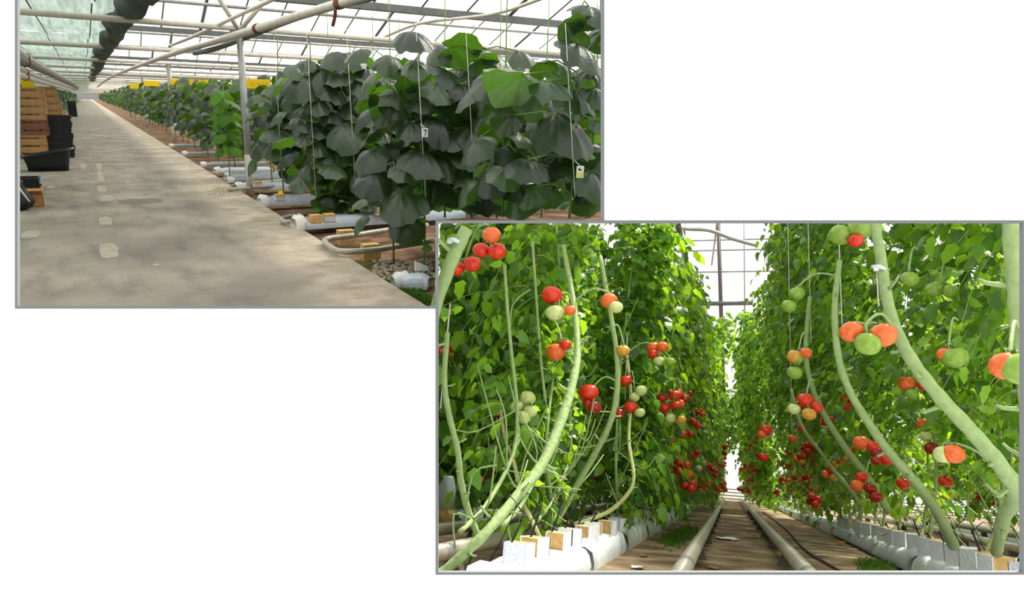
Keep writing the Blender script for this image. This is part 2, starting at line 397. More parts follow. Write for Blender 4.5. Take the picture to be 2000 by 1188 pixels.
# ---- roof: gutters, lower pipes, glazing bars and glass, bay after bay
BAY, F0, UG = 8.8, P0.y, 1.80
RX0, RX1 = -9.0, 16.0
FE = [F0 + BAY * q for q in range(-1, 10)]
while FE[-1] < 380: FE.append(FE[-1] + (FE[-1] - FE[-2]) * 1.16)
for k in range(-1, len(FE) - 2):
    f = FE[k + 1]
    if k >= 0:
        mb = MB(); mb.box(((RX0 + RX1) / 2, f, UG), (RX1 - RX0, .22, .13)); 
        struct(obj('roof_gutter', mb, M['galv_dark'], H1, smooth=False), 'grey steel roof gutter across the cucumber house', 'roof gutters')
        mb = MB(); mb.tube([(RX0, f, UG - .52), (RX1, f, UG - .52 - (.12 if k == 0 else 0))], .05 if k == 0 else .06, 8)
        struct(obj('roof_beam', mb, M['pipe'], H1), 'pale round tie beam under the roof gutter' if k else 'nearest pale round tie beam resting on the first post', None if k == 0 else 'tie beams')
        if k < 5:
            mb = MB(); mb.tube([(RX0, f + BAY * .33, UG + .1), (RX1, f + BAY * .33, UG + .1)], .035, 6)
            struct(obj('roof_beam', mb, M['galv'], H1), 'thin cross tube under the roof glass', 'thin cross tubes')
    f1 = FE[k + 2]; rdg = UG + 1.68; fm = (f + f1) / 2
    mb = MB(); mb.quad((RX0, f, UG + .06), (RX1, f, UG + .06), (RX1, fm, rdg), (RX0, fm, rdg)); mb.quad((RX0, fm, rdg), (RX1, fm, rdg), (RX1, f1, UG + .06), (RX0, f1, UG + .06))
    ce = struct(obj('ceiling', mb, M['glass'], H1, smooth=False), 'pitched glass roof bay of the cucumber house', 'glass roof bays')
    if k < 7:
        mb = MB(); x = RX0
        j = 0
        while x <= RX1:
            rr = .045 if j % 5 == 2 else .022
            mb.tube([(x, fm, rdg), (x, f1, UG + .06)], rr, 5)
            mb.tube([(x, f, UG + .06), (x, fm, rdg)], rr, 5); x += 1.0; j += 1
        for q in (.36, .68):
            z = rdg + (UG + .06 - rdg) * q; y = fm + (f1 - fm) * q
            mb.tube([(RX0, y, z), (RX1, y, z)], .022, 5)
        obj('glazing_bars', mb, M['galv_dark'], parent=ce)
# ---- long pipes
def pipe(ctrl, rad, label, mat='pipe', group=None, H=H1, name='heating_pipe', clamps=()):
    pts = spline([at_f(H, x, y, f) for x, y, f in ctrl], 6)
    root = empty(name, H, pts[0]); tag(root, label, 'pipe', group)
    mb = MB(); mb.tube(pts, rad, 10); obj('tube', mb, M[mat], parent=root)
    for i in clamps:
        p, q = pts[i], pts[min(i + 1, len(pts) - 1)]; d = (q - p).normalized()
        mb = MB(); mb.tube([p - d * .05, p + d * .05], rad * 1.25, 10); obj('clamp', mb, M['rust'], parent=root)
pipe([(760, -22, 9.2), (560, 38, 11.5), (440, 75, 14.5), (300, 118, 24), (215, 152, 50), (190, 170, 80)], .062, 'thick pale heating pipe slanting up over the nearest post', clamps=(3, 9))
pipe([(800, -22, 9.5), (600, 28, 12), (430, 92, 15.5), (380, 104, 17)], .05, 'darker second pipe slung under the thick slanting heating pipe', 'galv_dark')
pipe([(560, -14, 10.6), (470, 28, 13.2), (380, 70, 15.6), (330, 90, 19.5)], .032, 'thin upper pipe crossing over the head of the nearest post')
pipe([(650, 0, 12.5), (655, 25, 12.7), (650, 50, 12.9)], .03, 'short rust-red drop pipe hanging beside the slanting heating pipe', 'rust')
pipe([(1060, -4, 10), (960, 28, 12), (820, 46, 15), (745, 75, 16.5)], .03, 'pale curved wire pipe drooping under the glass on the right')
for i, (a, b, r, lab) in enumerate([((20, 88, 12), (155, 168, 60), .06, 'uppermost pipe of the bundle above the crates'), ((20, 110, 12), (152, 172, 60), .075, 'second pipe of the bundle above the crates'),
                                   ((20, 122, 13), (150, 174, 60), .06, 'third pipe of the bundle above the crates'), ((20, 140, 13), (146, 178, 55), .06, 'lowest pipe of the bundle above the crates')]):
    m_ = ((a[0] + b[0]) / 2 - 4, (a[1] + b[1]) / 2 + (3, -4, 5, 0)[i], 22)
    pipe([a, m_, b], r, lab, ('pipe', 'galv_dark', 'rail', 'pipe')[i], None, clamps=(4,))
for i, (a, b, r, lab) in enumerate([((20, 98, 14), (150, 170, 60), .03, 'thin bright pipe lying on the bundle above the crates'), ((20, 131, 15), (148, 176, 60), .035, 'thin dull pipe between the lower pipes of the bundle')]):
    pipe([a, ((a[0] + b[0]) / 2 - 8, (a[1] + b[1]) / 2 + (4, -5)[i], 22), b], r, lab, ('galv', 'iron')[i])
# ---- green shade screens and the gathered curtain
for k in range(6):
    fa = (7.5, F0 + .2, F0 + BAY + .2, F0 + 2 * BAY + .2, F0 + 3 * BAY + .2, F0 + 4 * BAY + .2)[k]; fb = F0 + BAY * k - .2 if k < 5 else 300
    mb = MB(); nx, ny = 26, 10; z0 = UG - .2
    r0, r1 = -8.5, (.75 - .04 * k)
    for i in range(nx + 1):
        for j in range(ny + 1):
            x = r0 + (r1 - r0) * i / nx; y = fa + (fb - fa) * j / ny
            mb.v.append(Vector((x, y, z0 - .10 * abs(math.sin(PI * j / ny * 4)) - .03 * math.sin(x * 9) - .04 * rng.random())))
    for i in range(nx):
        for j in range(ny):
            q = i * (ny + 1) + j; mb.f.append((q, q + ny + 1, q + ny + 2, q + 1)); mb.mi.append(0)
    root = empty('shade_screen', H1, (r0, fa, z0))
    tag(root, 'pale green shade net stretched under the roof, ' + ('nearest of its line', 'second from the front', 'third from the front', 'fourth from the front', 'fifth from the front', 'farthest down the path')[k], 'screen', 'green shade nets')
    obj('net', mb, M['screen'], parent=root)
    mb = MB()
    for q in range(5):
        x = r0 + (r1 - r0) * (.55 + .1 * q); mb.tube([(x, fa, z0 - .14), (x, fb, z0 - .14)], .012, 5)
    obj('carrier_wires', mb, M['galv_dark'], parent=root)
pts = []; rad = []
for i in range(40):
    t = i / 39; f = 8.2 + t * t * 70
    pts.append(Vector((.95 - .35 * min(1, t * 1.6) + .05 * math.sin(i * 1.7), f, UG - .38 + .05 * math.sin(i * 2.3)))); rad.append(.19 + .05 * math.sin(i * 1.9) + .03 * rng.random())
mb = MB(); mb.tube(pts, rad, 12)
for v in mb.v: v.x += .03 * math.sin(v.y * 5); v.z += .03 * math.sin(v.x * 40)
tag(obj('gathered_curtain', mb, M['curtain'], H1, pts[0]), 'dark green shade curtain gathered into a long hanging bundle', 'curtain')

# ---- crates, tubs and boxes on the left of the path
def make_crate(name, w, d, h, mat, label, group, H, base, slot=True, ribs=False):
    b = Vector(base); root = empty(name, H, b); tag(root, label, 'crate', group)
    t = .018; mb = MB()
    for s in (-1, 1):
        mb.box(b + Vector((s * (w / 2 - t / 2), 0, h / 2)), (t, d, h - .01))
        y = s * (d / 2 - t / 2)
        if slot:
            mb.box(b + Vector((0, y, h * .28)), (w, t, h * .56)); mb.box(b + Vector((0, y, h * .86)), (w, t, h * .27))
            for q in (-1, 1): mb.box(b + Vector((q * w * .39, y, h * .64)), (w * .22, t, h * .19))
        else:
            mb.box(b + Vector((0, y, h / 2)), (w, t, h - .01))
    mb.box(b + Vector((0, 0, t / 2)), (w - .01, d - .01, t))
    obj('body', mb, mat, parent=root, smooth=False)
    mb = MB()
    for s in (-1, 1):
        mb.box(b + Vector((0, s * d / 2, h - .018)), (w + .02, .03, .03)); mb.box(b + Vector((s * w / 2, 0, h - .018)), (.03, d + .02, .03))
    obj('rim', mb, mat, parent=root, smooth=False)
    if ribs:
        for s in (-1, 1):
            mb = MB(); mb.box(b + Vector((s * (w / 2 + .012), 0, h * .55)), (.03, d * .3, .03)); obj('handle', mb, mat, parent=root, smooth=False)
        mb = MB()
        for q in range(6):
            mb.box(b + Vector((-w / 2 + w * (q + .5) / 6, -d / 2 - .006, h * .45)), (.02, .014, h * .8))
        obj('ribs', mb, mat, parent=root, smooth=False)
    return root
sb = at_u(H1, 71, 309, G1); cw = pxsize(H1, sb, 53); ch = pxsize(H1, sb, 14.7)
NUM = ['lowest', 'second from the bottom', 'third from the bottom', 'fourth from the bottom', 'fifth from the bottom', 'sixth from the bottom', 'third from the top', 'second from the top', 'topmost']
for k in range(9):
    dark = 'darker ' if k in (3, 4) else ''
    make_crate('produce_crate', cw * (1.03 if k < 3 else .97), cw * .7, ch, M['crate_dark'] if dark else M['crate'], f'{dark}brown slotted produce crate, {NUM[k]} in the tall near stack', 'brown crates in the near stack', H1,
               sb + Vector((-.07 if k < 3 else rng.uniform(-.012, .012) + .03, 0, ch * k)))
sb2 = at_u(H1, 114, 292, G1); cw2 = pxsize(H1, sb2, 34); ch2 = pxsize(H1, sb2, 13)
NUM2 = NUM[:6] + ['third from the top', 'second from the top', 'topmost']
for k in range(9):
    make_crate('produce_crate', cw2 * (1.0 if k < 7 else .85), cw2, ch2, M['crate'], f'brown produce crate, {NUM2[k]} in the stack behind the black crates', 'brown crates in the rear stack', H1, sb2 + Vector((-.02 if k < 7 else -.06, 0, ch2 * k)))
sb3 = at_u(H1, 119, 307, G1); cw3 = pxsize(H1, sb3, 50); ch3 = pxsize(H1, sb3, 11.4)
NUM3 = ['lowest', 'second from the bottom', 'third from the bottom', 'middle', 'third from the top', 'second from the top', 'topmost']
for k in range(7):
    make_crate('plastic_crate', cw3 * (.95 + .004 * k), cw3 * .72, ch3, M['black'], f'black plastic crate, {NUM3[k]} of the black stack by the path', 'black crates in the stack', H1, sb3 + Vector((rng.uniform(-.02, .02), 0, ch3 * k)), False, True)
sb4 = at_u(H1, 146, 228, G1)
for k in range(4):
    make_crate('plastic_crate', .6, .6, .3, M['black'], f'distant black crate, {["lowest", "second from the bottom", "third from the bottom", "topmost"][k]} of the stack farther down the path', 'distant black crates', H1, sb4 + Vector((-.1, 0, .3 * k)), False, False)
# black tub with a sloping rim
tb = at_u(H1, 96, 333, G1); tw = pxsize(H1, tb, 80); th = pxsize(H1, tb, 40)
root = empty('harvest_tub', H1, tb); tag(root, 'large black plastic tub with a sloping rim standing before the crates', 'tub')
mb = MB(); N = 28
def ring(sx, sy, z, tilt=0.0):
    out = []
    for k in range(N):
        a = 2 * PI * k / N; c_, s_ = math.cos(a), math.sin(a); q = (abs(c_) ** 5 + abs(s_) ** 5) ** -.2
        out.append(tb + Vector((c_ * q * sx, s_ * q * sy, z + tilt * c_ * q)))
    return out
rings = [ring(tw * .42, tw * .26, .0), ring(tw * .44, tw * .28, th * .3), ring(tw * .49, tw * .31, th * .78, th * .16), ring(tw * .50, tw * .32, th * .84, th * .18), ring(tw * .47, tw * .29, th * .84, th * .18), ring(tw * .40, tw * .24, .04)]
for i, rg in enumerate(rings):
    mb.v += rg
    if i:
        for k in range(N):
            k2 = (k + 1) % N; mb.f.append(((i - 1) * N + k, (i - 1) * N + k2, i * N + k2, i * N + k)); mb.mi.append(0)
mb.f.append(tuple(reversed(range(N)))); mb.mi.append(0); mb.f.append(tuple(range(5 * N, 6 * N))); mb.mi.append(0)
obj('body', mb, M['black'], parent=root)
mb = MB(); mb.tube(ring(tw * .505, tw * .325, th * .84, th * .18) + ring(tw * .505, tw * .325, th * .84, th * .18)[:1], .025, 6); obj('rim', mb, M['black'], parent=root)
for s in (-1, 1):
    mb = MB(); z = th * .84 + s * th * .18
    mb.tube([tb + Vector((s * tw * .5, -.12, z)), tb + Vector((s * tw * .56, -.1, z + .02)), tb + Vector((s * tw * .56, .1, z + .02)), tb + Vector((s * tw * .5, .12, z))], .02, 6); obj('handle', mb, M['galv'] if s > 0 else M['black'], parent=root)
# cardboard box and black bag at the window's left edge
cb = at_u(H1, 68, 403, G1); w = pxsize(H1, cb, 33)
root = empty('cardboard_box', H1, cb); tag(root, 'small open cardboard box on the path beside the black bag', 'box')
mb = MB(); hh = w * .75; t = .012
for s in (-1, 1):
    mb.box(cb + Vector((s * (w / 2 - t / 2), 0, hh / 2)), (t, w * .8, hh)); mb.box(cb + Vector((0, s * (w * .4 - t / 2), hh / 2)), (w, t, hh))
mb.box(cb + Vector((0, 0, t / 2)), (w, w * .8, t)); obj('body', mb, M['cardboard'], parent=root, smooth=False)
for s in (-1, 1):
    mb = MB(); p = cb + Vector((0, s * w * .4, hh))
    mb.hexa([p + Vector((-w / 2, 0, 0)), p + Vector((w / 2, 0, 0)), p + Vector((w / 2, s * w * .3, .05)), p + Vector((-w / 2, s * w * .3, .05)), p + Vector((-w / 2, 0, .01)), p + Vector((w / 2, 0, .01)), p + Vector((w / 2, s * w * .3, .06)), p + Vector((-w / 2, s * w * .3, .06))])
    obj('flap', mb, M['cardboard'], parent=root, smooth=False)
bb = at_u(H1, 40, 410, G1); bw = pxsize(H1, bb, 44)
root = empty('refuse_bag', H1, bb); tag(root, 'slumped shiny black bag at the edge of the path by the cardboard box', 'bag')
mb = MB(); mb.lathe([(bw * .3, 0), (bw * .48, .05), (bw * .5, bw * .4), (bw * .4, bw * .8), (bw * .22, bw * 1.15), (bw * .16, bw * 1.3)], bb, 20, 0, .08, 7)
for v in mb.v: v.x += .03 * math.sin(v.z * 21 + v.y * 9); v.y += .03 * math.sin(v.z * 17)
obj('body', mb, M['black'], parent=root)
mb = MB(); mb.tube([bb + Vector((0, 0, bw * 1.25)), bb + Vector((bw * .2, -.25, bw * .9)), bb + Vector((bw * .45, -.3, bw * .45))], .012, 6); obj('tie_cord', mb, M['string'], parent=root)
cb2 = at_u(H1, 47, 345, G1)
make_crate('plastic_crate', .5, .4, .3, M['black'], 'single black crate behind the black bag at the path edge', None, H1, at_u(H1, 42, 388, G1) + Vector((0, .5, 0)), False, True)

# ---- cucumber plants
def cuc_leaf(mb, c, n, t, size, rg, droop=0.35, fold=0.12, mi=0, rings=(.25, .5, .75, 1.0), K=28, wave=0.03):
    n = n.normalized(); t = (t - n * t.dot(n)).normalized(); s = n.cross(t); b0 = len(mb.v)
    mb.v.append(c.copy()); ph = rg.uniform(0, 6.28); cup = rg.uniform(.75, 1.25) * droop; nv = 7
    for rr in rings:
        for k in range(K):
            th = 2 * PI * k / K
            a = abs((th + PI) % (2 * PI) - PI)
            R = .50 * (1 + .035 * math.cos(5 * th) + .022 * math.cos(13 * th + ph))
            if a > 2.75: R *= 1 - .62 * (a - 2.75) / .39
            x = math.cos(th) * R * rr + .16 * rr; y = math.sin(th) * R * rr
            z = -cup * (x * x + y * y) * (1.15 + .5 * rr) + .05 * rr * (1 - .3 * rr) * math.cos(nv * th) * (1 if a < 2.9 else .3) - fold * abs(y) + wave * rr * rr * math.sin(3 * th + ph)
            mb.v.append(c + (t * x + s * y + n * z) * size)
    for k in range(K):
        k2 = (k + 1) % K
        mb.f.append((b0, b0 + 1 + k, b0 + 1 + k2)); mb.mi.append(mi)
        for i in range(len(rings) - 1):
            p = b0 + 1 + i * K; q = p + K
            mb.f.append((p + k, q + k, q + k2, p + k2)); mb.mi.append(mi)
def leaf_ok(H, mb, nv, nf):
    for i in range(nv, len(mb.v), 3):
        if beyond_divider(H, mb.v[i]):
            del mb.v[nv:]; del mb.f[nf:]; del mb.mi[nf:]; return False
    return True
def rand_cuc(mb, pet, base, hi, n, rg, size, H=None, reach=.34, low=.45, rings=(.5, 1.0), K=14):
    for i in range(n):
        nv, nf = len(mb.v), len(mb.f)
        z = base.z + low + (hi - low) * (i + rg.random()) / n
        az = i * 2.4 + rg.uniform(-.6, .6); d = Vector((math.cos(az), math.sin(az), 0))
        rr = reach * rg.uniform(.6, 1.15)
        a = Vector((base.x, base.y, z)); c = a + d * rr + Vector((0, 0, rg.uniform(.02, .16)))
        nrm = Vector((0, 0, 1)) + d * rg.uniform(.25, .9) + Vector((rg.uniform(-.3, .3), rg.uniform(-.3, .3), 0))
        tip = d + Vector((0, 0, -.6))
        cuc_leaf(mb, c, nrm, tip, size * rg.uniform(.75, 1.15), rg, rg.uniform(.3, .7), rg.uniform(.05, .25), 0, rings, K)
        if H is not None and not leaf_ok(H, mb, nv, nf): continue
        if pet is not None: pet.tube([a, a + d * rr * .5 + Vector((0, 0, .1)), c], .006, 4, cap=False)
def cuc_variant(seed, hgt=2.15, n=26, size=.36):
    rg = random.Random(seed); b = Vector((0, 0, 0))
    root = empty('cucumber_plant', H1, b)
    st, fo = MB(), MB()
    st.tube([b, (0.02, .01, .6), (-.02, 0, 1.3), (0, 0, hgt)], [.014, .012, .009, .006], 6)
    st.tube([(0, 0, hgt - .4), (0, 0, 2.6)], .003, 3)
    rand_cuc(fo, st, b, hgt, n, rg, size)
    obj('stem', st, M['stem1'], parent=root); obj('foliage', fo, M['cleaf'], parent=root)
    return root
CV = [cuc_variant(100 + i) for i in range(4)]
used = set()
def put_cuc(x, y, label, group, k, z=G1 - .02, s=1.0, rz=0.0):
    v = CV[k % 4]
    if k % 4 not in used:
        used.add(k % 4); v.matrix_world = H1 @ Matrix.Translation((x, y, z)) @ Matrix.Rotation(rz, 4, 'Z') @ Matrix.Scale(s, 4); BASE[v.name] = Vector((x, y, z)); r = v
    else: r = dup(v, H1, (x, y, z), s, rz)
    return tag(r, label, 'cucumber plant', group)
ROWS = [at_u(H1, 515, 398, G1).y, at_u(H1, 475, 368, G1).y] + [at_u(H1, 475, 368, G1).y + 2.15 * i for i in range(1, 24)]
k = 0
for i, f in enumerate(ROWS):
    n = 5 if i < 2 else (3 if i < 10 else 2)
    for j in range(n):
        if i < 8:
            lab = f'dark leafy cucumber plant, {ORD[j]} from the path in the {ORD[i + 3]} row of the right-hand bed'; gr = 'cucumber plants in the right-hand rows'
        else:
            lab = 'small distant cucumber plant in the far rows right of the path'; gr = 'far cucumber plants right of the path'
        put_cuc(PE + .62 + .52 * j + rng.uniform(-.06, .06) + (.25 if i == 0 else 0) + .012 * max(0, f - 18), f + rng.uniform(-.08, .08), lab, gr, k, s=rng.uniform(.93, 1.06) * (1 + .0035 * max(0, f - 20)), rz=rng.uniform(0, 6)); k += 1
f = 66.0
while f < 300:
    for j in range(2):
        put_cuc(PE + .7 + .9 * j + .004 * (f - 18), f, 'small distant cucumber plant in the far rows right of the path', 'far cucumber plants right of the path', k, s=rng.uniform(1.05, 1.2), rz=rng.uniform(0, 6)); k += 1
    f *= 1.07
f = 22.5
for i in range(38):
    f += 2.0 if f < 70 else f * .07
    put_cuc(-2.05 + .002 * i + rng.uniform(-.1, .1), f, 'cucumber plant behind the crates along the left side of the path', 'cucumber plants left of the path', k, s=rng.uniform(.85, 1.0), rz=rng.uniform(0, 6)); k += 1

# near cucumber plants, leaf by leaf: (x, y, width in pixels, side seen, turn)
NEAR = {
 'A': (5.3, 1118, 'nearest cucumber plant, beside the window edge, with the yellow card tag', [
   (1085, 222, 145, 'T', .1), (1105, 385, 128, 'T', -.15), (1128, 85, 118, 'T', .25), (1150, 12, 110, 'T', .1), (1106, 45, 62, 'U', .3), (1140, 60, 90, 'U', -.4), (1020, 145, 118, 'U', -.85), (1050, 125, 60, 'U', .3),
   (1002, 225, 72, 'U', -.5), (1042, 366, 82, 'T', -.8), (1018, 262, 92, 'T', .6), (1162, 172, 70, 'T', .5), (1166, 236, 46, 'T', 0), (1152, 135, 90, 'T', -.3), (1092, 300, 92, 'T', .4), (1152, 335, 92, 'T', .2),
   (1030, 312, 92, 'T', -.3), (1065, 160, 92, 'T', .4), (1145, 290, 66, 'U', .6), (1005, 380, 70, 'T', .3), (1165, 400, 70, 'T', .4), (1110, 165, 90, 'T', .1), (1180, 60, 90, 'T', -.4), (1075, 330, 60, 'U', .2), (985, 330, 80, 'T', -.2)]),
 'B': (7.0, 923, 'second nearest cucumber plant with broad grey-green leaves on a white string', [
   (880, 92, 92, 'U', .1), (960, 100, 100, 'T', .5), (1012, 100, 66, 'T', .2), (875, 138, 98, 'T', .55), (942, 172, 104, 'T', .25), (900, 280, 96, 'T', -.1), (960, 270, 100, 'T', .3), (880, 212, 80, 'U', .3),
   (972, 384, 70, 'U', -.2), (905, 325, 96, 'T', .35), (920, 250, 86, 'T', -.4), (1000, 332, 86, 'T', .1), (985, 200, 86, 'T', -.3), (945, 392, 76, 'U', .2), (930, 120, 70, 'U', .4), (1000, 150, 70, 'T', .6), (950, 225, 80, 'T', .2),
   (935, 335, 90, 'T', -.3), (985, 290, 80, 'T', .4), (910, 395, 70, 'T', .1), (1010, 250, 70, 'T', .2), (900, 165, 70, 'T', -.4)]),
 'C': (7.0, 826, 'cucumber plant carrying the white number tag', [
   (835, 190, 92, 'T', -.2), (804, 240, 72, 'T', -.35), (765, 212, 62, 'U', -.6), (790, 147, 80, 'U', .3), (825, 295, 108, 'T', -.1), (785, 370, 104, 'T', -.5), (858, 345, 116, 'T', .35), (862, 258, 84, 'T', .4), (800, 62, 84, 'T', .1),
   (830, 412, 66, 'U', .1), (850, 165, 80, 'T', .1), (845, 385, 90, 'T', .5), (800, 318, 80, 'T', -.4), (860, 300, 80, 'T', .2), (870, 400, 80, 'T', -.2), (810, 120, 60, 'T', -.3), (800, 400, 60, 'U', -.5), (850, 230, 80, 'T', 0)]),
 'D': (10.0, 690, 'bushy dark cucumber plant left of the numbered plant, in the third row', [
   (662, 138, 74, 'T', -.25), (680, 104, 66, 'T', .3), (700, 158, 66, 'T', .3), (735, 182, 66, 'T', .3), (710, 190, 76, 'T', -.2), (690, 118, 60, 'U', .2), (652, 102, 66, 'T', -.4), (740, 155, 56, 'T', .6), (672, 243, 80, 'T', -.1),
   (652, 322, 60, 'T', -.3), (690, 196, 74, 'T', .2), (722, 222, 66, 'T', .1), (742, 252, 66, 'T', .4), (700, 284, 66, 'T', -.2), (664, 284, 66, 'T', .1), (732, 294, 66, 'T', .3), (720, 334, 76, 'T', 0), (762, 314, 66, 'T', .5),
   (690, 336, 56, 'U', .1), (650, 388, 66, 'U', -.3), (760, 270, 60, 'T', 0), (745, 340, 70, 'T', .2), (670, 370, 60, 'U', .3), (705, 380, 60, 'T', 0), (750, 215, 60, 'T', -.2), (715, 130, 56, 'T', .2), (735, 375, 60, 'T', .2), (680, 400, 56, 'T', -.1)]),
 'E': (10.2, 612, 'cucumber plant at the path end of the third row, leaves hanging like umbrellas', [
   (626, 138, 78, 'T', -.1), (590, 148, 76, 'T', -.35), (642, 164, 64, 'T', .3), (600, 118, 54, 'T', -.3), (640, 214, 64, 'T', .4), (602, 208, 60, 'T', -.1), (596, 268, 46, 'T', -.2), (612, 246, 60, 'T', .3), (605, 325, 50, 'T', -.2),
   (588, 350, 50, 'T', -.5), (630, 126, 54, 'U', .1), (575, 128, 46, 'T', .1), (640, 290, 56, 'T', .2), (622, 344, 46, 'U', .3), (618, 190, 60, 'T', 0), (640, 250, 60, 'T', -.3), (630, 310, 56, 'T', .1), (638, 372, 50, 'T', .2), (585, 230, 50, 'T', .2), (620, 280, 50, 'T', 0)]),
 'F': (12.4, 548, 'smaller cucumber plant just right of the nearest post', [
   (560, 178, 60, 'T', -.2), (545, 225, 46, 'T', -.3), (540, 255, 60, 'T', -.5), (545, 198, 50, 'T', .2), (522, 226, 40, 'T', -.3), (532, 284, 46, 'T', -.2), (560, 304, 46, 'T', .2), (560, 146, 50, 'T', .1), (575, 205, 50, 'T', .4), (570, 250, 50, 'T', .3),
   (570, 285, 46, 'T', .2), (525, 195, 42, 'T', 0), (545, 310, 40, 'U', 0), (560, 335, 40, 'T', .3), (530, 170, 42, 'T', -.2)]),
}
rg = random.Random(77)
for key, (f, sx, label, leaves) in NEAR.items():
    g0 = at_f(H1, sx, 300, f); base = Vector((g0.x, f, G1 - .05))
    while beyond_divider(H1, base): base.z += .03
    root = empty('cucumber_plant', H1, base); tag(root, label, 'cucumber plant')
    top = at_f(H1, sx - 8, 40, f)
    st = MB(); sp = spline([base, Vector((g0.x + .015, f, base.z + .5)), Vector((g0.x - .015, f + .01, base.z + 1.0)), Vector((top.x, f, max(top.z - .25, base.z + 1.3)))], 5)
    st.tube(sp, [.012] * 8 + [.008] * (len(sp) - 8), 6)
    fo = MB(); pe = MB()
    for i, (px, py, w, side, turn) in enumerate(leaves):
        ff = f + rg.uniform(-.28, .12); c = at_f(H1, px, py, ff); size = pxsize(H1, c, w) * .95
        nv, nf = len(fo.v), len(fo.f)
        d = Vector((math.sin(turn), -math.cos(turn), 0))
        if side == 'T':
            nrm = Vector((rg.uniform(-.25, .25), 0, 1)) + d * rg.uniform(.12, .5); tip = Vector((math.sin(turn) * 1.3, -1, -.3)); dr, fl = rg.uniform(.38, .72), rg.uniform(.04, .14)
        else:
            nrm = Vector((0, 0, 1)) - d * rg.uniform(.75, 1.2); tip = Vector((math.sin(turn) * 1.2 + .3, .5, .5)); dr, fl = rg.uniform(.25, .45), rg.uniform(0, .1)
        if side == 'U' and abs(turn) > .45: fl = .6
        cuc_leaf(fo, c, nrm, tip, size, rg, dr, fl)
        if not leaf_ok(H1, fo, nv, nf): continue
        s0 = Vector((g0.x, f, min(c.z - .05, base.z + 2.2))); pe.tube([s0, (s0 + c) / 2 + Vector((0, 0, .06)), c], .007, 5, cap=False)
    rand_cuc(fo, None, Vector((g0.x, f + .5, G1 + .2)), 1.7 if key in 'ABC' else 1.7, 16, rg, .36, H1, .33, .3, (.3, .6, 1.0), 18)
    obj('stem', st, M['stem1'], parent=root); obj('foliage', fo, M['cleaf'], parent=root); obj('petioles', pe, M['stem1'], parent=root)
    mb = MB(); lo_ = at_f(H1, sx + 5, 385, f - .35); hi_ = at_f(H1, sx - 14, 45, f - .35)
    mb.tube([lo_, hi_], .0035, 5); obj('support_string', mb, M['string'], parent=root)
    if key in 'ABCDE':
        yl = MB()
        for q in range(5):
            u0 = base.z + .25 + q * .3; a = Vector((g0.x, f - .1, u0)); nv, nf = len(yl.v), len(yl.f)
            cuc_leaf(yl, a + Vector((rg.uniform(-.15, .15), -.1, .03)), Vector((rg.uniform(-.5, .5), -.6, 1)), Vector((rg.uniform(-1, 1), -.3, -.5)), rg.uniform(.08, .13), rg, .3, .1, 0, (.5, 1.0), 12)
            leaf_ok(H1, yl, nv, nf)
        if yl.v:
            o = obj('young_leaves', yl, M['young'], parent=root); o['label'] = 'small bright green side shoots'
g0 = at_f(H1, 442, 250, 16.2); base = Vector((g0.x, g0.y, G1 - .05)); root = empty('cucumber_plant', H1, base)
tag(root, 'young bright green cucumber plant just left of the nearest post', 'cucumber plant')
st = MB(); st.tube([base, Vector((g0.x, g0.y, .3))], [.012, .006], 5); fo = MB()
rand_cuc(fo, st, base, 1.75, 26, rg, .30, H1, .24, .55, (.3, .65, 1.0), 18)
obj('stem', st, M['stem1'], parent=root); obj('foliage', fo, M['young'], parent=root)
# extra unlabelled-in-detail plants filling the rows behind the near ones
FILL = [(5.6, 1000), (5.6, 1175), (7.3, 985), (7.3, 1075), (7.4, 1165), (7.2, 880), (7.2, 775), (10.4, 740), (10.5, 655), (10.4, 790), (10.5, 860), (10.5, 930), (10.5, 1000), (10.5, 1070), (10.5, 1140)]
for i, (f, sx) in enumerate(FILL):
    g0 = at_f(H1, sx, 300, f); base = Vector((g0.x, f + .15, G1 - .05))
    while beyond_divider(H1, base): base.z += .03
    root = empty('cucumber_plant', H1, base)
    tag(root, 'shaded cucumber plant filling the row behind the nearest plants', 'cucumber plant', 'shaded plants behind the nearest cucumbers')
    st = MB(); st.tube([base, Vector((g0.x, f + .15, 1.25))], [.012, .005], 5); fo = MB()
    rand_cuc(fo, st, Vector((g0.x, f + .15, G1)), 2.1 if f > 7 else 1.9, 26, rg, .36, H1, .36, .3, (.3, .65, 1.0), 18)
    obj('stem', st, M['stem1'], parent=root); obj('foliage', fo, M['cleaf'], parent=root)

# ---- number tags on the near plants
def tagcard(px, py, w, h, f, label, seven):
    c = at_f(H1, px, py, f); W, Hh = pxsize(H1, c, w), pxsize(H1, c, h)
    root = empty('plant_tag', H1, c); tag(root, label, 'tag')
    mb = MB(); mb.box(c, (W, .004, Hh)); obj('card', mb, M['paper'], parent=root, smooth=False)
    mb = MB(); y = -.004
    if seven:
        mb.box(c + Vector((0, y, Hh * .27)), (W * .5, .002, Hh * .12))
        a, b = c + Vector((W * .22, y, Hh * .27)), c + Vector((-W * .05, y, -Hh * .36)); mb.tube([a, b], W * .07, 5)
    else:
        mb.box(c + Vector((-W * .05, y, Hh * .18)), (W * .5, .002, Hh * .10)); mb.box(c + Vector((-W * .18, y, Hh * .3)), (W * .16, .002, Hh * .12))
    obj('number', mb, M['ink'], parent=root, smooth=False)
    if not seven:
        mb = MB(); mb.box(c + Vector((0, -.003, -Hh * .24)), (W * .96, .002, Hh * .46)); obj('yellow_field', mb, M['card_yellow'], parent=root, smooth=False)
    mb = MB(); mb.tube([c + Vector((0, 0, Hh / 2)), c + Vector((-W * .3, .06, Hh * .9))], .004, 4); obj('tie', mb, M['string'], parent=root)
tagcard(830, 259, 12, 17, 6.45, 'small white card with a black 7 among the dark leaves', True)
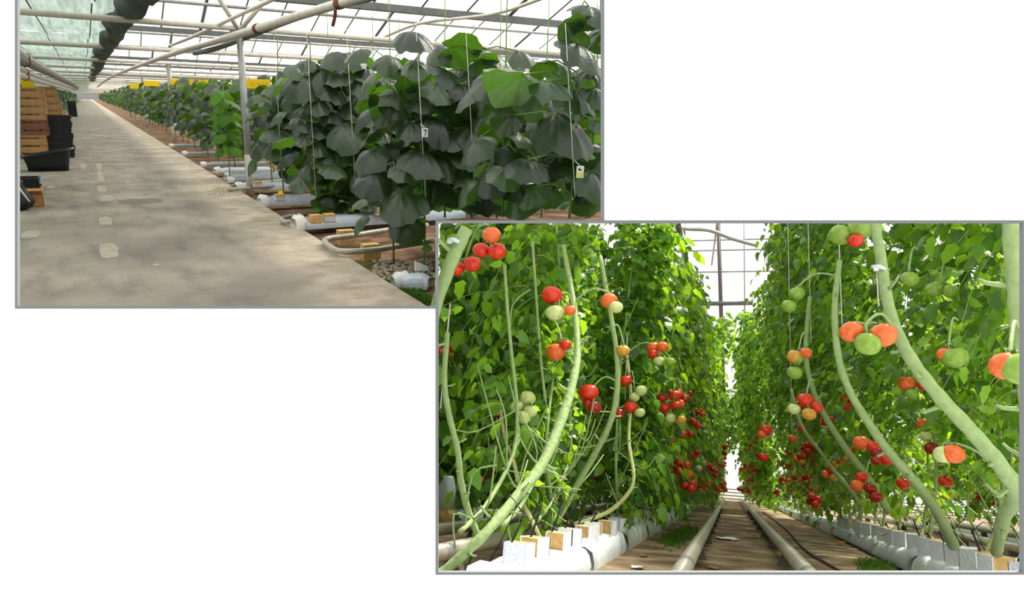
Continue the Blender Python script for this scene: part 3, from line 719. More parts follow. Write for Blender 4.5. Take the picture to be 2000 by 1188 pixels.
tagcard(1133, 336, 17, 23, 4.9, 'white and yellow card tied to the nearest cucumber plant', False)

# ---- growing slabs, rail pipes and blocks at the row ends
def bag(mb, c0, c1, w, h, rg, seg=8, H=None):
    d = (c1 - c0); L = d.length; d = d / L; s = d.cross(Vector((0, 0, 1))).normalized(); up = Vector((0, 0, 1)); base = len(mb.v)
    prof = [(-.5, 0), (-.52, .35), (-.46, .85), (-.3, 1.0), (.3, 1.0), (.46, .85), (.52, .35), (.5, 0)]
    for i in range(seg + 1):
        t = i / seg; k = .72 if i in (0, seg) else 1.0
        for (x, z) in prof:
            mb.v.append(c0 + d * L * t + s * x * w * (.92 + .08 * k) + up * (z * h * k * (1 + rg.uniform(-.07, .07)) if z else 0))
    P = len(prof)
    for i in range(seg):
        for k in range(P - 1):
            mb.f.append((base + i * P + k, base + i * P + k + 1, base + (i + 1) * P + k + 1, base + (i + 1) * P + k)); mb.mi.append(0)
    mb.f.append(tuple(base + k for k in range(P))); mb.mi.append(0); mb.f.append(tuple(base + seg * P + k for k in reversed(range(P)))); mb.mi.append(0)
rgb = random.Random(9)
def slab1(px, py, length, w, h, label, knot=True, mt='film'):
    c = at_u(H1, px, py, G1 - .02); root = empty('growing_slab', H1, c); tag(root, label, 'growing slab')
    mb = MB(); bag(mb, c, c + Vector((length, rgb.uniform(.25, .55) * length * .25, 0)), w, h, rgb, 10); obj('bag', mb, M[mt], parent=root)
    if knot:
        mb = MB(); bag(mb, c + Vector((-.13, -.02, 0)), c + Vector((.02, 0, 0)), w * .8, h * 1.15, rgb, 4); obj('folded_end', mb, M['paper'], parent=root)
slab1(592, 446, 2.5, .3, .16, 'long white-blue growing slab nearest the pipe loop')
slab1(522, 401, 1.5, .28, .15, 'growing slab with a white folded end at the fourth row')
slab1(474, 372, 1.3, .28, .14, 'growing slab beside the foot of the nearest post')
slab1(452, 350, 1.2, .28, .12, 'low growing slab just behind the nearest post')
slab1(430, 338, 1.2, .28, .12, 'narrow growing slab farther along the path edge')
for i, f in list(enumerate(ROWS[2:9]))[::2]:
    p = Vector((PE + .25, f - .25, G1 - .08)); x, y = pix(H1, p); slab1(x, y, 1.0 + .3 * (i % 3), .2, .10, f'small far growing slab at the path end of the {ORD[i + 5]} cucumber row', i % 2 == 0, 'film_dull')
s = at_u(H1, 790, 560, G1 - .08)
root = empty('growing_slab', H1, s); tag(root, 'short white slab with a raised flap on green moss at the path edge', 'growing slab')
mb = MB(); e = at_u(H1, 838, 562, G1 - .08); bag(mb, s, e, .22, .13, rgb, 6); obj('bag', mb, M['film'], parent=root)
mb = MB(); bag(mb, s + Vector((-.1, .05, 0)), s + Vector((.08, .02, 0)), .2, .14, rgb, 4); obj('folded_end', mb, M['paper'], parent=root)
mb = MB(); p = s + Vector((.14, .06, .13)); mb.hexa([p, p + Vector((.14, -.02, 0)), p + Vector((.14, 0, 0)), p + Vector((0, .02, 0)), p + Vector((0, 0, .1)), p + Vector((.13, -.02, .04)), p + Vector((.13, 0, .04)), p + Vector((0, .02, .1))]); obj('flap', mb, M['paper'], parent=root, smooth=False)
# pipe loop
def rail_loop(pts, rad, label, supports=()):
    q = spline([at_u(H1, x, y, G1 + .06) for x, y in pts], 6); root = empty('pipe_rail', H1, q[0]); tag(root, label, 'pipe rail')
    q = [p for p in q if not beyond_divider(H1, p)]
    mb = MB(); mb.tube(q, rad, 10); obj('tube', mb, M['rail'], parent=root)
    for x, y in supports:
        p = at_u(H1, x, y, G1 - .1); mb = MB(); mb.box(p + Vector((0, 0, .09)), (.2, .14, .2)); obj('wooden_support', mb, M['wool'], parent=root, smooth=False)
rail_loop([(835, 440), (760, 449), (690, 460), (642, 466), (634, 472), (644, 481), (668, 491), (740, 487), (846, 470)], .034, 'bent steel pipe loop at the end of the nearest bed, propped on wooden blocks', [(676, 478), (724, 508)])
rail_loop([(700, 408), (620, 415), (560, 424), (552, 430), (565, 433), (640, 425), (700, 420)], .03, 'second bent pipe loop just behind the long growing slab')
rail_loop([(560, 352), (490, 358), (452, 364), (449, 367), (460, 369), (520, 364), (580, 358)], .03, 'third bent pipe loop at the foot of the nearest post')
for i, (px, py, lab) in enumerate([(618, 436, 'brown rockwool block at the front of the long slab'), (645, 434, 'wire-handled pale block on the long slab'), (745, 421, 'tan block near the far end of the long slab'), (548, 393, 'small tan block on the fourth-row slab'), (505, 366, 'small tan block on the slab by the post')]):
    p = at_u(H1, px, py, G1 + .12); mb = MB(); s_ = .14; mb.box(p + Vector((0, .05, .05)), (s_, s_, .11)); root = empty('rockwool_block', H1, p); tag(root, lab, 'growing block'); obj('core', mb, M['wool'], parent=root, smooth=False)
    mb = MB(); mb.box(p + Vector((0, .05, .04)), (s_ + .01, s_ + .01, .06)); obj('wrap', mb, M['film'] if i != 0 else M['wool'], parent=root, smooth=False)
# gravel, moss, dropped leaves
mb = MB(); rg2 = random.Random(31)
for i in range(420):
    px, py = rg2.uniform(728, 850), rg2.uniform(505, 548)
    p = at_u(H1, px, py, G1 - .09)
    if p.x < PE + .08 or beyond_divider(H1, p): continue
    r = rg2.uniform(.012, .03); mb.lathe([(r * .5, -r * .3), (r, 0), (r * .6, r * .5)], p, 5)
stuff(obj('gravel', mb, M['gravel'], H1, smooth=False), 'pale pebbles scattered over the soil beside the path', 'gravel')
def blades(name, quadpx, n, H, u, hgt, label, test=None, seed=1):
    r = random.Random(seed); mb = MB()
    (x0, y0, x1, y1) = quadpx
    for i in range(n):
        t = r.random(); px = x0 + (x1 - x0) * t + r.gauss(0, 12); py = y0 + (y1 - y0) * t + r.gauss(0, 6); p = at_u(H, px, py, u)
        if beyond_divider(H, p) or (test and not test(p)): continue
        a = r.uniform(0, 6.28); d = Vector((math.cos(a), math.sin(a), 0)); hh = hgt * r.uniform(.5, 1.2); w = hgt * .16
        s_ = Vector((-d.y, d.x, 0)) * w
        mb.poly([p - s_, p + s_, p + s_ * .6 + d * hh * .35 + Vector((0, 0, hh * .7)), p + d * hh * .8 + Vector((0, 0, hh))])
    return stuff(obj(name, mb, M['grass'], H), label, 'moss')
blades('moss', (766, 553, 838, 596), 900, H1, G1 - .1, .05, 'bright green moss along the path edge by the short slab', lambda p: p.x > PE, 2)
blades('moss', (418, 373, 448, 374), 120, H1, G1, .03, 'tuft of yellow-green moss on the path edge near the post', None, 3)
for i, (px, py, k, lab) in enumerate([(545, 376, 'flower', 'yellow fallen flower on the soil right of the nearest post'), (621, 395, 'flower', 'small yellow fallen leaf before the third row'), (500, 330, 'paper', 'curled pale fallen leaf on the rails behind the post'), (540, 358, 'paper', 'pale curled leaf lying near the post slab'), (600, 372, 'brown_leaf', 'dry brown fallen leaf under the third-row plants')]):
    p = at_u(H1, px, py, G1 - .06); mb = MB(); cuc_leaf(mb, p + Vector((0, 0, .03)), Vector((.2, -.4, 1)), Vector((1, .3, 0)), pxsize(H1, p, 16), rg2, .2, .5, 0, (.5, 1.0), 12)
    tag(obj('fallen_leaf', mb, M[k], H1, p), lab, 'leaf')

# ================================================================== HALL 2: the tomato house
mb = MB()
g0 = [at_u(H2, 700, 1200, G2), at_u(H2, 2300, 1200, G2), Vector((14, 8, G2)), Vector((14, 60, G2)), Vector((-14, 60, G2)), Vector((-8, 8, G2))]
mb.poly(g0)
struct(obj('ground', mb, M['soil2'], H2, smooth=False), 'trodden brown soil between the tomato rows')
# rails
def rail2(r, u, f0, f1, rad, label):
    root = empty('pipe_rail', H2, (r, f0, u)); tag(root, label, 'pipe rail')
    mb = MB(); mb.tube([(r, f0 + (f1 - f0) * i / 10, u + .004 * math.sin(i * 2)) for i in range(11)], rad, 14); obj('tube', mb, M['rail'], parent=root)
    f = f0 + 1.1
    while f < min(f1, 14):
        mb = MB(); mb.hexa([(r - .05, f - .03, G2), (r + .05, f - .03, G2), (r + .05, f + .03, G2), (r - .05, f + .03, G2), (r - .02, f - .03, u - rad * .8), (r + .02, f - .03, u - rad * .8), (r + .02, f + .03, u - rad * .8), (r - .02, f + .03, u - rad * .8)])
        obj('foot', mb, M['iron'], parent=root, smooth=False); f += 1.3
    mb = MB(); mb.tube([(r, f0 + .95, u), (r, f0 + 1.03, u)], rad * 1.06, 14); obj('joint', mb, M['galv'], parent=root)
rail2(-.185, -.335, 2.3, 27, .036, 'left pipe rail of the soil aisle between the tomato rows')
rail2(.315, -.335, 2.4, 27, .036, 'right pipe rail of the soil aisle between the tomato rows')
rail2(-1.12, -.335, 1.9, 20, .034, 'pipe rail just behind the left growing slabs')
rail2(-1.52, -.335, 2.0, 20, .034, 'farther pipe rail behind the left growing slabs')
rail2(2.15, -.30, 3.2, 22, .036, 'pipe rail just behind the right growing slabs')
rail2(2.75, -.26, 3.4, 22, .036, 'farther pipe rail behind the right growing slabs')
# slabs and blocks
def slab2(r, f, L, label, group):
    root = empty('growing_slab', H2, (r, f, G2)); tag(root, label, 'growing slab', group)
    mb = MB(); bag(mb, Vector((r, f, G2)), Vector((r, f + L, G2)), .21, .125, rgb, 10); obj('bag', mb, M['print'], parent=root)
    mb = MB(); bag(mb, Vector((r, f - .03, G2)), Vector((r, f + .05, G2)), .22, .14, rgb, 3); obj('folded_end', mb, M['film'], parent=root)
LR, RR = -.725, 1.155
far = lambda s: (f'white-blue growing slab far along the {s} tomato row', f'far slabs of the {s} row')
for side, r, f0 in (('left', LR, 2.35), ('right', RR, 2.75)):
    for i in range(18):
        f = f0 + i * 1.22
        lab, gr = (f'white-blue growing slab, {ORD[i]} from the front of the {side} tomato row', f'slabs of the {side} row') if i < 7 else far(side)
        slab2(r, f, 1.14, lab, gr)
for i in range(9): slab2(-2.05, 2.6 + i * 1.3, 1.2, f'growing slab, {ORD[i]} from the front of the bed beyond the left rails', 'slabs of the outer left bed')
for i in range(9): slab2(3.35, 4.2 + i * 1.3, 1.2, f'growing slab, {ORD[i]} from the front of the bed beyond the right rails', 'slabs of the outer right bed')
def block_proto(kind):
    root = empty('growing_block', H2, (0, 0, 0)); w, h = .105, .105
    mb = MB(); mb.box((0, 0, h / 2), (w, w, h)); obj('core', mb, M['wool'], parent=root, smooth=False)
    mb = MB()
    for a in range(4):
        if kind == a: continue
        c_, s_ = math.cos(a * PI / 2), math.sin(a * PI / 2)
        mb.box((c_ * (w / 2 + .003), s_ * (w / 2 + .003), h * .52), (.006 if a % 2 == 0 else w + .012, w + .012 if a % 2 == 0 else .006, h * 1.05))
    obj('printed_wrap', mb, M['print'], parent=root, smooth=False)
    return root
BP = [block_proto(3), block_proto(0), block_proto(5)]; bused = set()
def put_block(r, f, k, label, group, rz, s=1.0):
    v = BP[k]; b = (r, f, G2 + .118)
    if k not in bused:
        bused.add(k); v.matrix_world = H2 @ Matrix.Translation(b) @ Matrix.Rotation(rz, 4, 'Z') @ Matrix.Scale(s, 4); BASE[v.name] = Vector(b); o = v
    else: o = dup(v, H2, b, s, rz)
    tag(o, label, 'growing block', group)
def dripper(r, f, sgn, label, group, rg):
    b = Vector((r, f, G2 + .19)); root = empty('drip_stake', H2, b); tag(root, label, 'dripper', group)
    mb = MB(); mb.tube([b + Vector((0, 0, -.03)), b + Vector((-sgn * .05, -.02, .06 + rg.uniform(0, .07)))], .0045, 6); obj('stake', mb, M['tube'], parent=root)
    e = b + Vector((-sgn * .05, -.02, .11))
    mb = MB(); mb.tube(spline([e, e + Vector((sgn * .08, .03, .05)), e + Vector((sgn * .16, .05, -.12)), Vector((r + sgn * .2, f + .08, G2 + .03))], 4), .0022, 5); obj('feed_tube', mb, M['tube'], parent=root)
rgd = random.Random(12)
nb = 0
for side, r, f0, sgn in (('left', LR, 2.5, -1), ('right', RR, 2.9, 1)):
    for i in range(34):
        f = f0 + i * .305 * (1 if i < 20 else 1.5) + rgd.uniform(-.03, .03)
        lab, gr = (f'printed growing block, {ORD[i]} from the front on the {side} slabs', f'growing blocks of the {side} row') if i < 12 else (f'small distant growing block on the {side} slabs', f'far growing blocks of the {side} row')
        put_block(r + rgd.uniform(-.03, .03) - sgn * .02, f, (0, 1, 2, 0)[i % 4] if side == 'right' else (2, 0, 0, 2, 0, 1, 0, 2)[i % 8], lab, gr, rgd.uniform(-.25, .25) + (.4 if side == 'right' else -.2), .92 if side == 'right' else .72)
        if i < 13:
            dripper(r + .02 * sgn, f + .02, sgn, f'thin black drip tube, {ORD[i]} from the front of the {side} row', f'drip tubes of the {side} row', rgd)

# ---- tomatoes
def tomato_mesh(name, mat, second=None):
    mb = MB(); prof = []
    for i in range(13):
        a = -PI / 2 + PI * i / 12; r = math.cos(a); z = math.sin(a) * .86
        if i > 9: z -= .10 * ((i - 9) / 3.0) ** 2
        prof.append((max(r, .04), z))
    mb.lathe(prof, (0, 0, 0), 22, 0, .018, 6)
    if second is not None:
        for i, f in enumerate(mb.f):
            if sum(mb.v[j].x for j in f) / len(f) < .1: mb.mi[i] = 2
    for k in range(5):
        a = 2 * PI * k / 5 + .3; d = Vector((math.cos(a), math.sin(a), 0)); s = Vector((-d.y, d.x, 0))
        b = len(mb.v); z = Vector((0, 0, .79))
        mb.v += [z + d * .06 - s * .05, z + d * .06 + s * .05, z + d * .32 + s * .07 + Vector((0, 0, .06)), z + d * .32 - s * .07 + Vector((0, 0, .06)), z + d * .6 + Vector((0, 0, .16))]
        mb.f += [(b, b + 1, b + 2, b + 3), (b + 3, b + 2, b + 4)]; mb.mi += [1, 1]
    mb.tube([(0, 0, .74), (.05, 0, 1.0), (.0, .06, 1.25)], .06, 6, 1)
    me = bpy.data.meshes.new(name); me.from_pydata([tuple(v) for v in mb.v], [], mb.f)
    me.materials.append(M[mat]); me.materials.append(M['calyx'])
    if second: me.materials.append(M[second])
    me.polygons.foreach_set('material_index', mb.mi); me.polygons.foreach_set('use_smooth', [True] * len(mb.f)); me.update(); return me
TM = {c: tomato_mesh('tomato', 't_' + c) for c in ('red', 'dark_red', 'orange', 'green', 'pale', 'amber')}
TM['half'] = tomato_mesh('tomato', 't_orange', 't_pale'); TM['turn'] = tomato_mesh('tomato', 't_amber', 't_green')
TLAB = {'red': 'ripe red tomato', 'dark_red': 'dark red shaded tomato', 'orange': 'orange-red ripening tomato', 'green': 'unripe green tomato', 'pale': 'pale unripe tomato', 'amber': 'yellow-orange ripening tomato', 'half': 'half red half green tomato', 'turn': 'tomato turning from green to orange'}
CM = {'r': 'red', 'd': 'dark_red', 'o': 'orange', 'g': 'green', 'p': 'pale', 'a': 'amber', 'h': 'half', 't': 'turn'}
# trusses seen near: (x, y, width in pixels, colour)
TR = [
 [(960, 459, 36, 'o')], [(940, 489, 34, 'r'), (971, 491, 36, 'r')], [(891, 525, 33, 'r'), (922, 516, 34, 'r')],
 [(1078, 577, 42, 'r'), (1083, 611, 36, 'p'), (1113, 606, 24, 'o')], [(1190, 588, 34, 'o'), (1203, 600, 28, 'p')], [(1085, 688, 38, 'o'), (1104, 674, 24, 'r')], [(1217, 685, 27, 'a')],
 [(1275, 679, 25, 'o'), (1294, 678, 25, 'o'), (1276, 692, 22, 'r'), (1287, 705, 22, 'p'), (1309, 707, 22, 'g')], [(1222, 744, 25, 'r'), (1239, 776, 22, 'p'), (1252, 763, 24, 'p')],
 [(1150, 767, 40, 'r'), (1160, 795, 30, 'd'), (1147, 788, 20, 'd')], [(1088, 795, 27, 'o')], [(1030, 778, 33, 'p'), (1010, 795, 30, 'p'), (1036, 803, 28, 'p'), (1022, 815, 30, 'p')],
 [(1232, 795, 28, 'r'), (1250, 806, 21, 'p'), (1208, 808, 24, 'd')], [(1294, 777, 22, 'r'), (1317, 773, 25, 'r'), (1298, 797, 22, 'r'), (1320, 793, 22, 'r'), (1310, 817, 22, 'p'), (1330, 820, 20, 'a')],
 [(1332, 849, 20, 'o'), (1349, 848, 14, 'r')], [(1213, 862, 19, 'r'), (1243, 870, 25, 'o'), (1259, 874, 18, 'p')], [(1311, 866, 19, 'r'), (1300, 877, 16, 'p')], [(1180, 886, 20, 'd')], [(1170, 918, 24, 'o'), (1160, 930, 18, 'd')],
 [(930, 882, 25, 'g'), (957, 901, 22, 'g'), (973, 907, 22, 'g')], [(884, 970, 20, 'g')], [(970, 811, 18, 'r')], [(1110, 1011, 18, 'o')], [(1120, 955, 22, 'a'), (1100, 935, 18, 'd')], [(985, 873, 16, 'd'), (960, 850, 14, 'r')],
 [(1642, 459, 44, 'g'), (1678, 448, 46, 'g'), (1671, 470, 30, 'r')], [(1663, 648, 45, 'o'), (1725, 655, 52, 'o'), (1695, 672, 50, 'g')], [(1556, 574, 31, 'g'), (1541, 598, 29, 'g')], [(1553, 698, 33, 't'), (1574, 690, 24, 'o'), (1552, 728, 30, 'g')],
 [(1824, 565, 34, 'g'), (1856, 568, 30, 'g')], [(1847, 692, 32, 'o'), (1866, 698, 48, 'g')], [(1966, 715, 62, 'o'), (1994, 720, 72, 'g')], [(1573, 783, 34, 'r'), (1594, 796, 26, 'r'), (1551, 799, 25, 'p'), (1580, 809, 28, 'a')],
 [(1770, 749, 34, 'o'), (1781, 769, 25, 'g'), (1806, 752, 26, 'r')], [(1495, 841, 26, 'r'), (1488, 849, 18, 'o')], [(1491, 893, 20, 'r')], [(1548, 857, 18, 'o'), (1567, 836, 18, 'r')],
 [(1682, 865, 32, 'o'), (1706, 872, 28, 'r'), (1714, 886, 26, 'd'), (1731, 898, 26, 'r'), (1712, 900, 22, 'd')], [(1803, 828, 26, 'o'), (1808, 852, 24, 'p'), (1820, 876, 28, 'd')], [(1843, 888, 38, 'p'), (1862, 887, 42, 'o')],
 [(1938, 798, 28, 'd'), (1952, 805, 22, 'r')], [(1683, 932, 24, 'r'), (1674, 949, 26, 'o'), (1700, 955, 24, 'd'), (1711, 971, 26, 'd')], [(1764, 945, 25, 'r')], [(1847, 940, 26, 'r')], [(1858, 966, 20, 'a')], [(1988, 460, 26, 'r')],
 [(1661, 1019, 15, 'o')], [(1845, 812, 24, 't')], [(1878, 870, 14, 'd'), (1960, 905, 16, 'd')], [(1665, 740, 26, 'g'), (1688, 745, 18, 'g')], [(1777, 545, 34, 'g')], [(1745, 843, 18, 'd')]]
# ---- leaves
OUT = [(.0, .0), (.22, .30), (.42, .24), (.62, .28), (1.0, .0)]
def leaflet(mb, p, d, n, L, w, curl, mi=0):
    s = n.cross(d).normalized(); n = d.cross(s); b = len(mb.v); k = len(OUT)
    for (x, y) in OUT:
        q = p + d * (x * L) - n * (curl * x * x * L)
        mb.v.append(q)
        if 0 < x < 1:
            off = s * (y * w * L); z = n * (.13 * y * L)
            mb.v.append(q + off + z); mb.v.append(q - off + z)
    # index: 0, then triples, then tip
    def c(i): return b if i == 0 else (b + 1 + 3 * (i - 1))
    def l(i): return c(i) + 1
    def r(i): return c(i) + 2
    mb.f += [(c(0), c(1), l(1)), (c(0), r(1), c(1))]; mb.mi += [mi, mi]
    for i in range(1, k - 2):
        mb.f += [(c(i), c(i + 1), l(i + 1), l(i)), (c(i), r(i), r(i + 1), c(i + 1))]; mb.mi += [mi, mi]
    t = b + 1 + 3 * (k - 2)
    mb.f += [(c(k - 2), t, l(k - 2)), (c(k - 2), r(k - 2), t)]; mb.mi += [mi, mi]
def tom_leaf(mb, p, d, L, rg, rise=.25, fall=.8, size=1.0, ok=None):
    up = Vector((0, 0, 1)); sd = d.cross(up).normalized(); pts = []
    for i in range(6):
        t = i / 5; pts.append(p + d * (L * t) + up * (L * (rise * t - fall * t * t)))
    if ok is None or all(ok(q) for q in pts): mb.tube(pts[::1], [.003, .003, .0025, .002, .002, .0015], 3, 1, cap=False)
    def put(q, dd, nn, ln):
        nv, nf = len(mb.v), len(mb.f)
        leaflet(mb, q, dd, nn, ln, 1.2, rg.uniform(.1, .6))
        if ok is not None and ok(mb.v[nv]):
            for i in range(nv, len(mb.v)):
                x, y = pix(H2, mb.v[i])
                if x < 1186 and y < 435: mb.v[i].z -= (435.2 - y) * pxsize(H2, mb.v[i], 1)
        if ok is not None and not (ok(mb.v[nv]) and ok(mb.v[-1]) and ok(mb.v[nv + 2]) and ok(mb.v[nv + 3])):
            del mb.v[nv:]; del mb.f[nf:]; del mb.mi[nf:]
    for t, sz in ((.26, .7), (.44, .95), (.62, 1.0), (.8, .85)):
        i = int(t * 5); q = pts[i].lerp(pts[i + 1], t * 5 - i); tg = (pts[i + 1] - pts[i]).normalized()
        for s in (-1, 1):
            dd = (tg * .55 + sd * s * 1.0 + up * rg.uniform(-.7, .2)).normalized()
            nn = (up + Vector((rg.uniform(-.9, .9), rg.uniform(-.9, .9), 0)) - tg * tg.dot(up) * .6).normalized()
            put(q, dd, nn, .088 * sz * size * rg.uniform(.7, 1.3))
    tg = (pts[5] - pts[4]).normalized()
    put(pts[5], tg, (up + d * .5 + Vector((rg.uniform(-.6, .6), rg.uniform(-.6, .6), 0))).normalized(), .105 * size * rg.uniform(.8, 1.25))
def tom_foliage(mb, b, sgn, n, rg, lo, hi, ok=None, reach=.30, lean=.0, bias=.5, size=1.0, spread=.12):
    for i in range(n):
        u = lo + (hi - lo) * ((i + rg.random()) / n) ** .85
        a0 = rg.uniform(0, 2 * PI); d = Vector((math.cos(a0) - sgn * bias, math.sin(a0) * 1.1, 0)).normalized()
        t = (u - lo) / max(hi - lo, .1)
        p = Vector((b.x - sgn * lean * t + rg.uniform(-spread, spread), b.y + rg.uniform(-.28, .28), u))
        tom_leaf(mb, p, d, reach * rg.uniform(.7, 1.35), rg, rg.uniform(.0, .5), rg.uniform(.4, 1.4), size, ok)
# ---- near plants: stems traced along their real run (x, y, forward distance, width in pixels)
NST = [
 ('left', 'stem2', 'tomato plant whose thick stem sweeps up from the lower left corner', [(815, 1160, 2.4, 20), (872, 1112, 2.45, 20), (940, 1050, 2.5, 20), (1005, 975, 2.65, 20), (1060, 905, 2.8, 21), (1100, 810, 2.95, 20), (1120, 740, 3.05, 17), (1128, 680, 3.15, 14), (1120, 590, 3.3, 11), (1100, 480, 3.4, 9)]),
 ('left', 'stem2', 'leftmost tomato plant with a bent grey-green stem at the window edge', [(938, 1056, 2.75, 14), (915, 1000, 2.7, 14), (900, 940, 2.65, 13), (894, 880, 2.6, 12), (876, 805, 2.6, 12), (868, 740, 2.6, 11), (874, 650, 2.6, 10)]),
 ('left', 'stem_pale', 'tomato plant with a sunlit whitish stem in the left row', [(1060, 1062, 3.45, 9), (1036, 1012, 3.4, 9), (1018, 972, 3.4, 9), (1004, 905, 3.4, 8), (985, 850, 3.4, 7), (978, 800, 3.4, 6)]),
 ('left', 'stem2', 'tomato plant with a slim stem curving up beside the single big red tomato', [(1085, 1022, 3.9, 13), (1120, 960, 3.9, 13), (1160, 890, 3.85, 13), (1192, 825, 3.8, 12), (1205, 760, 3.8, 11), (1204, 690, 3.8, 10), (1190, 600, 3.8, 9), (1172, 500, 3.8, 8)]),
 ('left', 'stem_pale', 'tomato plant with a yellowish low creeping stem in the left row', [(1120, 1024, 4.2, 7), (1185, 1002, 4.3, 8), (1226, 965, 4.3, 8), (1238, 930, 4.3, 7), (1228, 860, 4.4, 7), (1232, 770, 4.5, 6), (1224, 690, 4.5, 6)]),
 ('left', 'stem2', 'tomato plant with a broad pale stem in the upper left corner', [(800, 900, 2.3, 16), (822, 760, 2.2, 18), (846, 620, 2.1, 22), (878, 520, 2.0, 27), (900, 470, 2.0, 27), (918, 436, 2.0, 25)]),
 ('right', 'stem2', 'tomato plant with the thickest pale stem sweeping diagonally down to the right corner', [(1946, 1080, 3.75, 20), (1962, 1010, 3.3, 24), (1985, 965, 2.85, 32), (1950, 905, 2.6, 31), (1895, 840, 2.5, 29), (1835, 775, 2.45, 27), (1785, 710, 2.45, 25), (1748, 640, 2.5, 23), (1730, 570, 2.55, 21), (1720, 500, 2.6, 20), (1708, 437, 2.65, 18)]),
 ('right', 'stem2', 'tomato plant with the second long stem slanting behind the red and green trio', [(1862, 1066, 4.35, 22), (1832, 1003, 4.05, 21), (1790, 945, 3.7, 20), (1742, 890, 3.6, 18), (1700, 832, 3.55, 17), (1660, 765, 3.5, 15), (1637, 695, 3.5, 14), (1630, 600, 3.5, 12), (1640, 510, 3.5, 10)]),
 ('right', 'stem2', 'tomato plant with the third slanting stem, slimmer and nearer the rails', [(1735, 1000, 5.2, 14), (1695, 935, 5.1, 14), (1640, 860, 5.0, 13), (1602, 795, 4.9, 11), (1580, 735, 4.8, 10), (1574, 670, 4.8, 9), (1582, 580, 4.8, 8)]),
 ('right', 'stem2', 'tomato plant with a thin light stem low in the right row', [(1680, 985, 5.8, 9), (1655, 950, 5.7, 9), (1625, 915, 5.7, 8), (1600, 880, 5.6, 7), (1565, 830, 5.5, 6), (1545, 760, 5.5, 6)]),
 ('right', 'stem2', 'tomato plant whose broad pale stem fills the upper right corner', [(2012, 1060, 2.6, 22), (2004, 960, 2.3, 26), (2012, 850, 2.05, 30), (2003, 720, 1.95, 34), (1992, 620, 1.95, 36), (1984, 540, 1.95, 36), (1975, 430, 1.95, 33)]),
]
PLANTS = []
rgn = random.Random(5)
for side, mt, label, ctrl in NST:
    P = [at_f(H2, x, y, f) for x, y, f, w in ctrl]; base = P[0]; clipped = side == 'left'
    if base.z < G2 + .02: base.z = G2 + .02
    root = empty('tomato_plant', H2, base); tag(root, label, 'tomato plant')
    sp = spline(P, 5); W = []
    for i in range(len(sp)):
        t = i / 5; k = min(int(t), len(ctrl) - 2); a = t - k; W.append(pxsize(H2, sp[i], (ctrl[k][3] * (1 - a) + ctrl[k + 1][3] * a)) / 2)
    if clipped:
        keep = [i for i in range(len(sp)) if not beyond_divider(H2, sp[i] + Vector((0, 0, .012)))]; sp = [sp[i] for i in keep]; W = [W[i] for i in keep]
    W = [w * (1 + .06 * math.sin(i * 2.1)) for i, w in enumerate(W)]
    mb = MB(); mb.tube(sp, W, 10)
    for i in range(4, len(sp) - 3, 4):                  # leaf scars and stubs
        a = rgn.uniform(0, 6.28); d = (sp[i + 1] - sp[i]).normalized(); o_ = d.orthogonal(); o_.rotate(Matrix.Rotation(a, 3, d))
        L = W[i] * rgn.uniform(.8, 1.8); mb.tube([sp[i] + o_ * W[i] * .6, sp[i] + o_ * (W[i] + L * .6) + Vector((0, 0, L * .2)), sp[i] + o_ * (W[i] + L) + Vector((0, 0, L * .5))], [W[i] * .35, W[i] * .25, W[i] * .2], 6)
    obj('stem', mb, M[mt], parent=root)
    top = sp[-1]; sgn = -1 if side == 'left' else 1
    if top.z < 1.6:
        x0, y0 = pix(H2, top)
        if not beyond_divider(H2, top + Vector((0, 0, .2))):
            mb = MB(); mb.tube([top - Vector((0, 0, .3)), Vector((top.x, top.y, 2.0 if side == 'right' else top.z + .12))], .003, 4); obj('support_string', mb, M['string'], parent=root)
    PLANTS.append((root, sp, sgn))
# ---- clips on the two near stems
for px, py, f, lab in ((887, 470, 1.97, 'clear plastic clip on the pale stem in the upper left corner'), (1717, 523, 2.56, 'clear plastic clip on the thick slanting stem')):
    c = at_f(H2, px, py, f); s_ = pxsize(H2, c, 22); root = empty('stem_clip', H2, c); tag(root, lab, 'clip')
    mb = MB(); mb.tube([c + Vector((-s_ * .6, 0, s_ * .1)), c + Vector((0, -s_ * .3, 0)), c + Vector((s_ * .5, 0, -s_ * .15))], [s_ * .16, s_ * .22, s_ * .16], 8); obj('jaw', mb, M['clip'], parent=root)
    mb = MB(); mb.box(c + Vector((-s_ * .3, -.01, -s_ * .2)), (s_ * .4, .006, s_ * .35)); obj('tab', mb, M['clip'], parent=root, smooth=False)
# ---- row plants
FLO = [.15, 3.05]
def truss_mesh(rg, n, s=.036):
    mb = MB(); cols = rg.choice(['rrrog', 'rrdro', 'ooagp', 'gggpp', 'rroap'])
    mb.tube([(0, 0, .16), (.0, -.04, .17), (0, -.06, .1), (0, -.05, -.05)], .005, 5, 0)
    for i in range(n):
        a = i * 2.3; p = Vector((math.cos(a) * s * .9, -.05 + math.sin(a) * s * .9, .07 - i * s * .55)); c = cols[i % 5]
        prof = [(max(.05, math.cos(-PI / 2 + PI * k / 7)) * s, math.sin(-PI / 2 + PI * k / 7) * s * .88) for k in range(8)]
        mb.lathe(prof, p, 12, {'r': 1, 'd': 2, 'o': 3, 'g': 4, 'p': 5, 'a': 6}[c])
    me = bpy.data.meshes.new('fruit_truss'); me.from_pydata([tuple(v) for v in mb.v], [], mb.f)
    for m_ in ('stem2', 't_red', 't_dark_red', 't_orange', 't_green', 't_pale', 't_amber'): me.materials.append(M[m_])
    me.polygons.foreach_set('material_index', mb.mi); me.polygons.foreach_set('use_smooth', [True] * len(mb.f)); me.update(); return me
rgt = random.Random(21)
TRM = [truss_mesh(rgt, rgt.randint(3, 5)) for _ in range(10)]
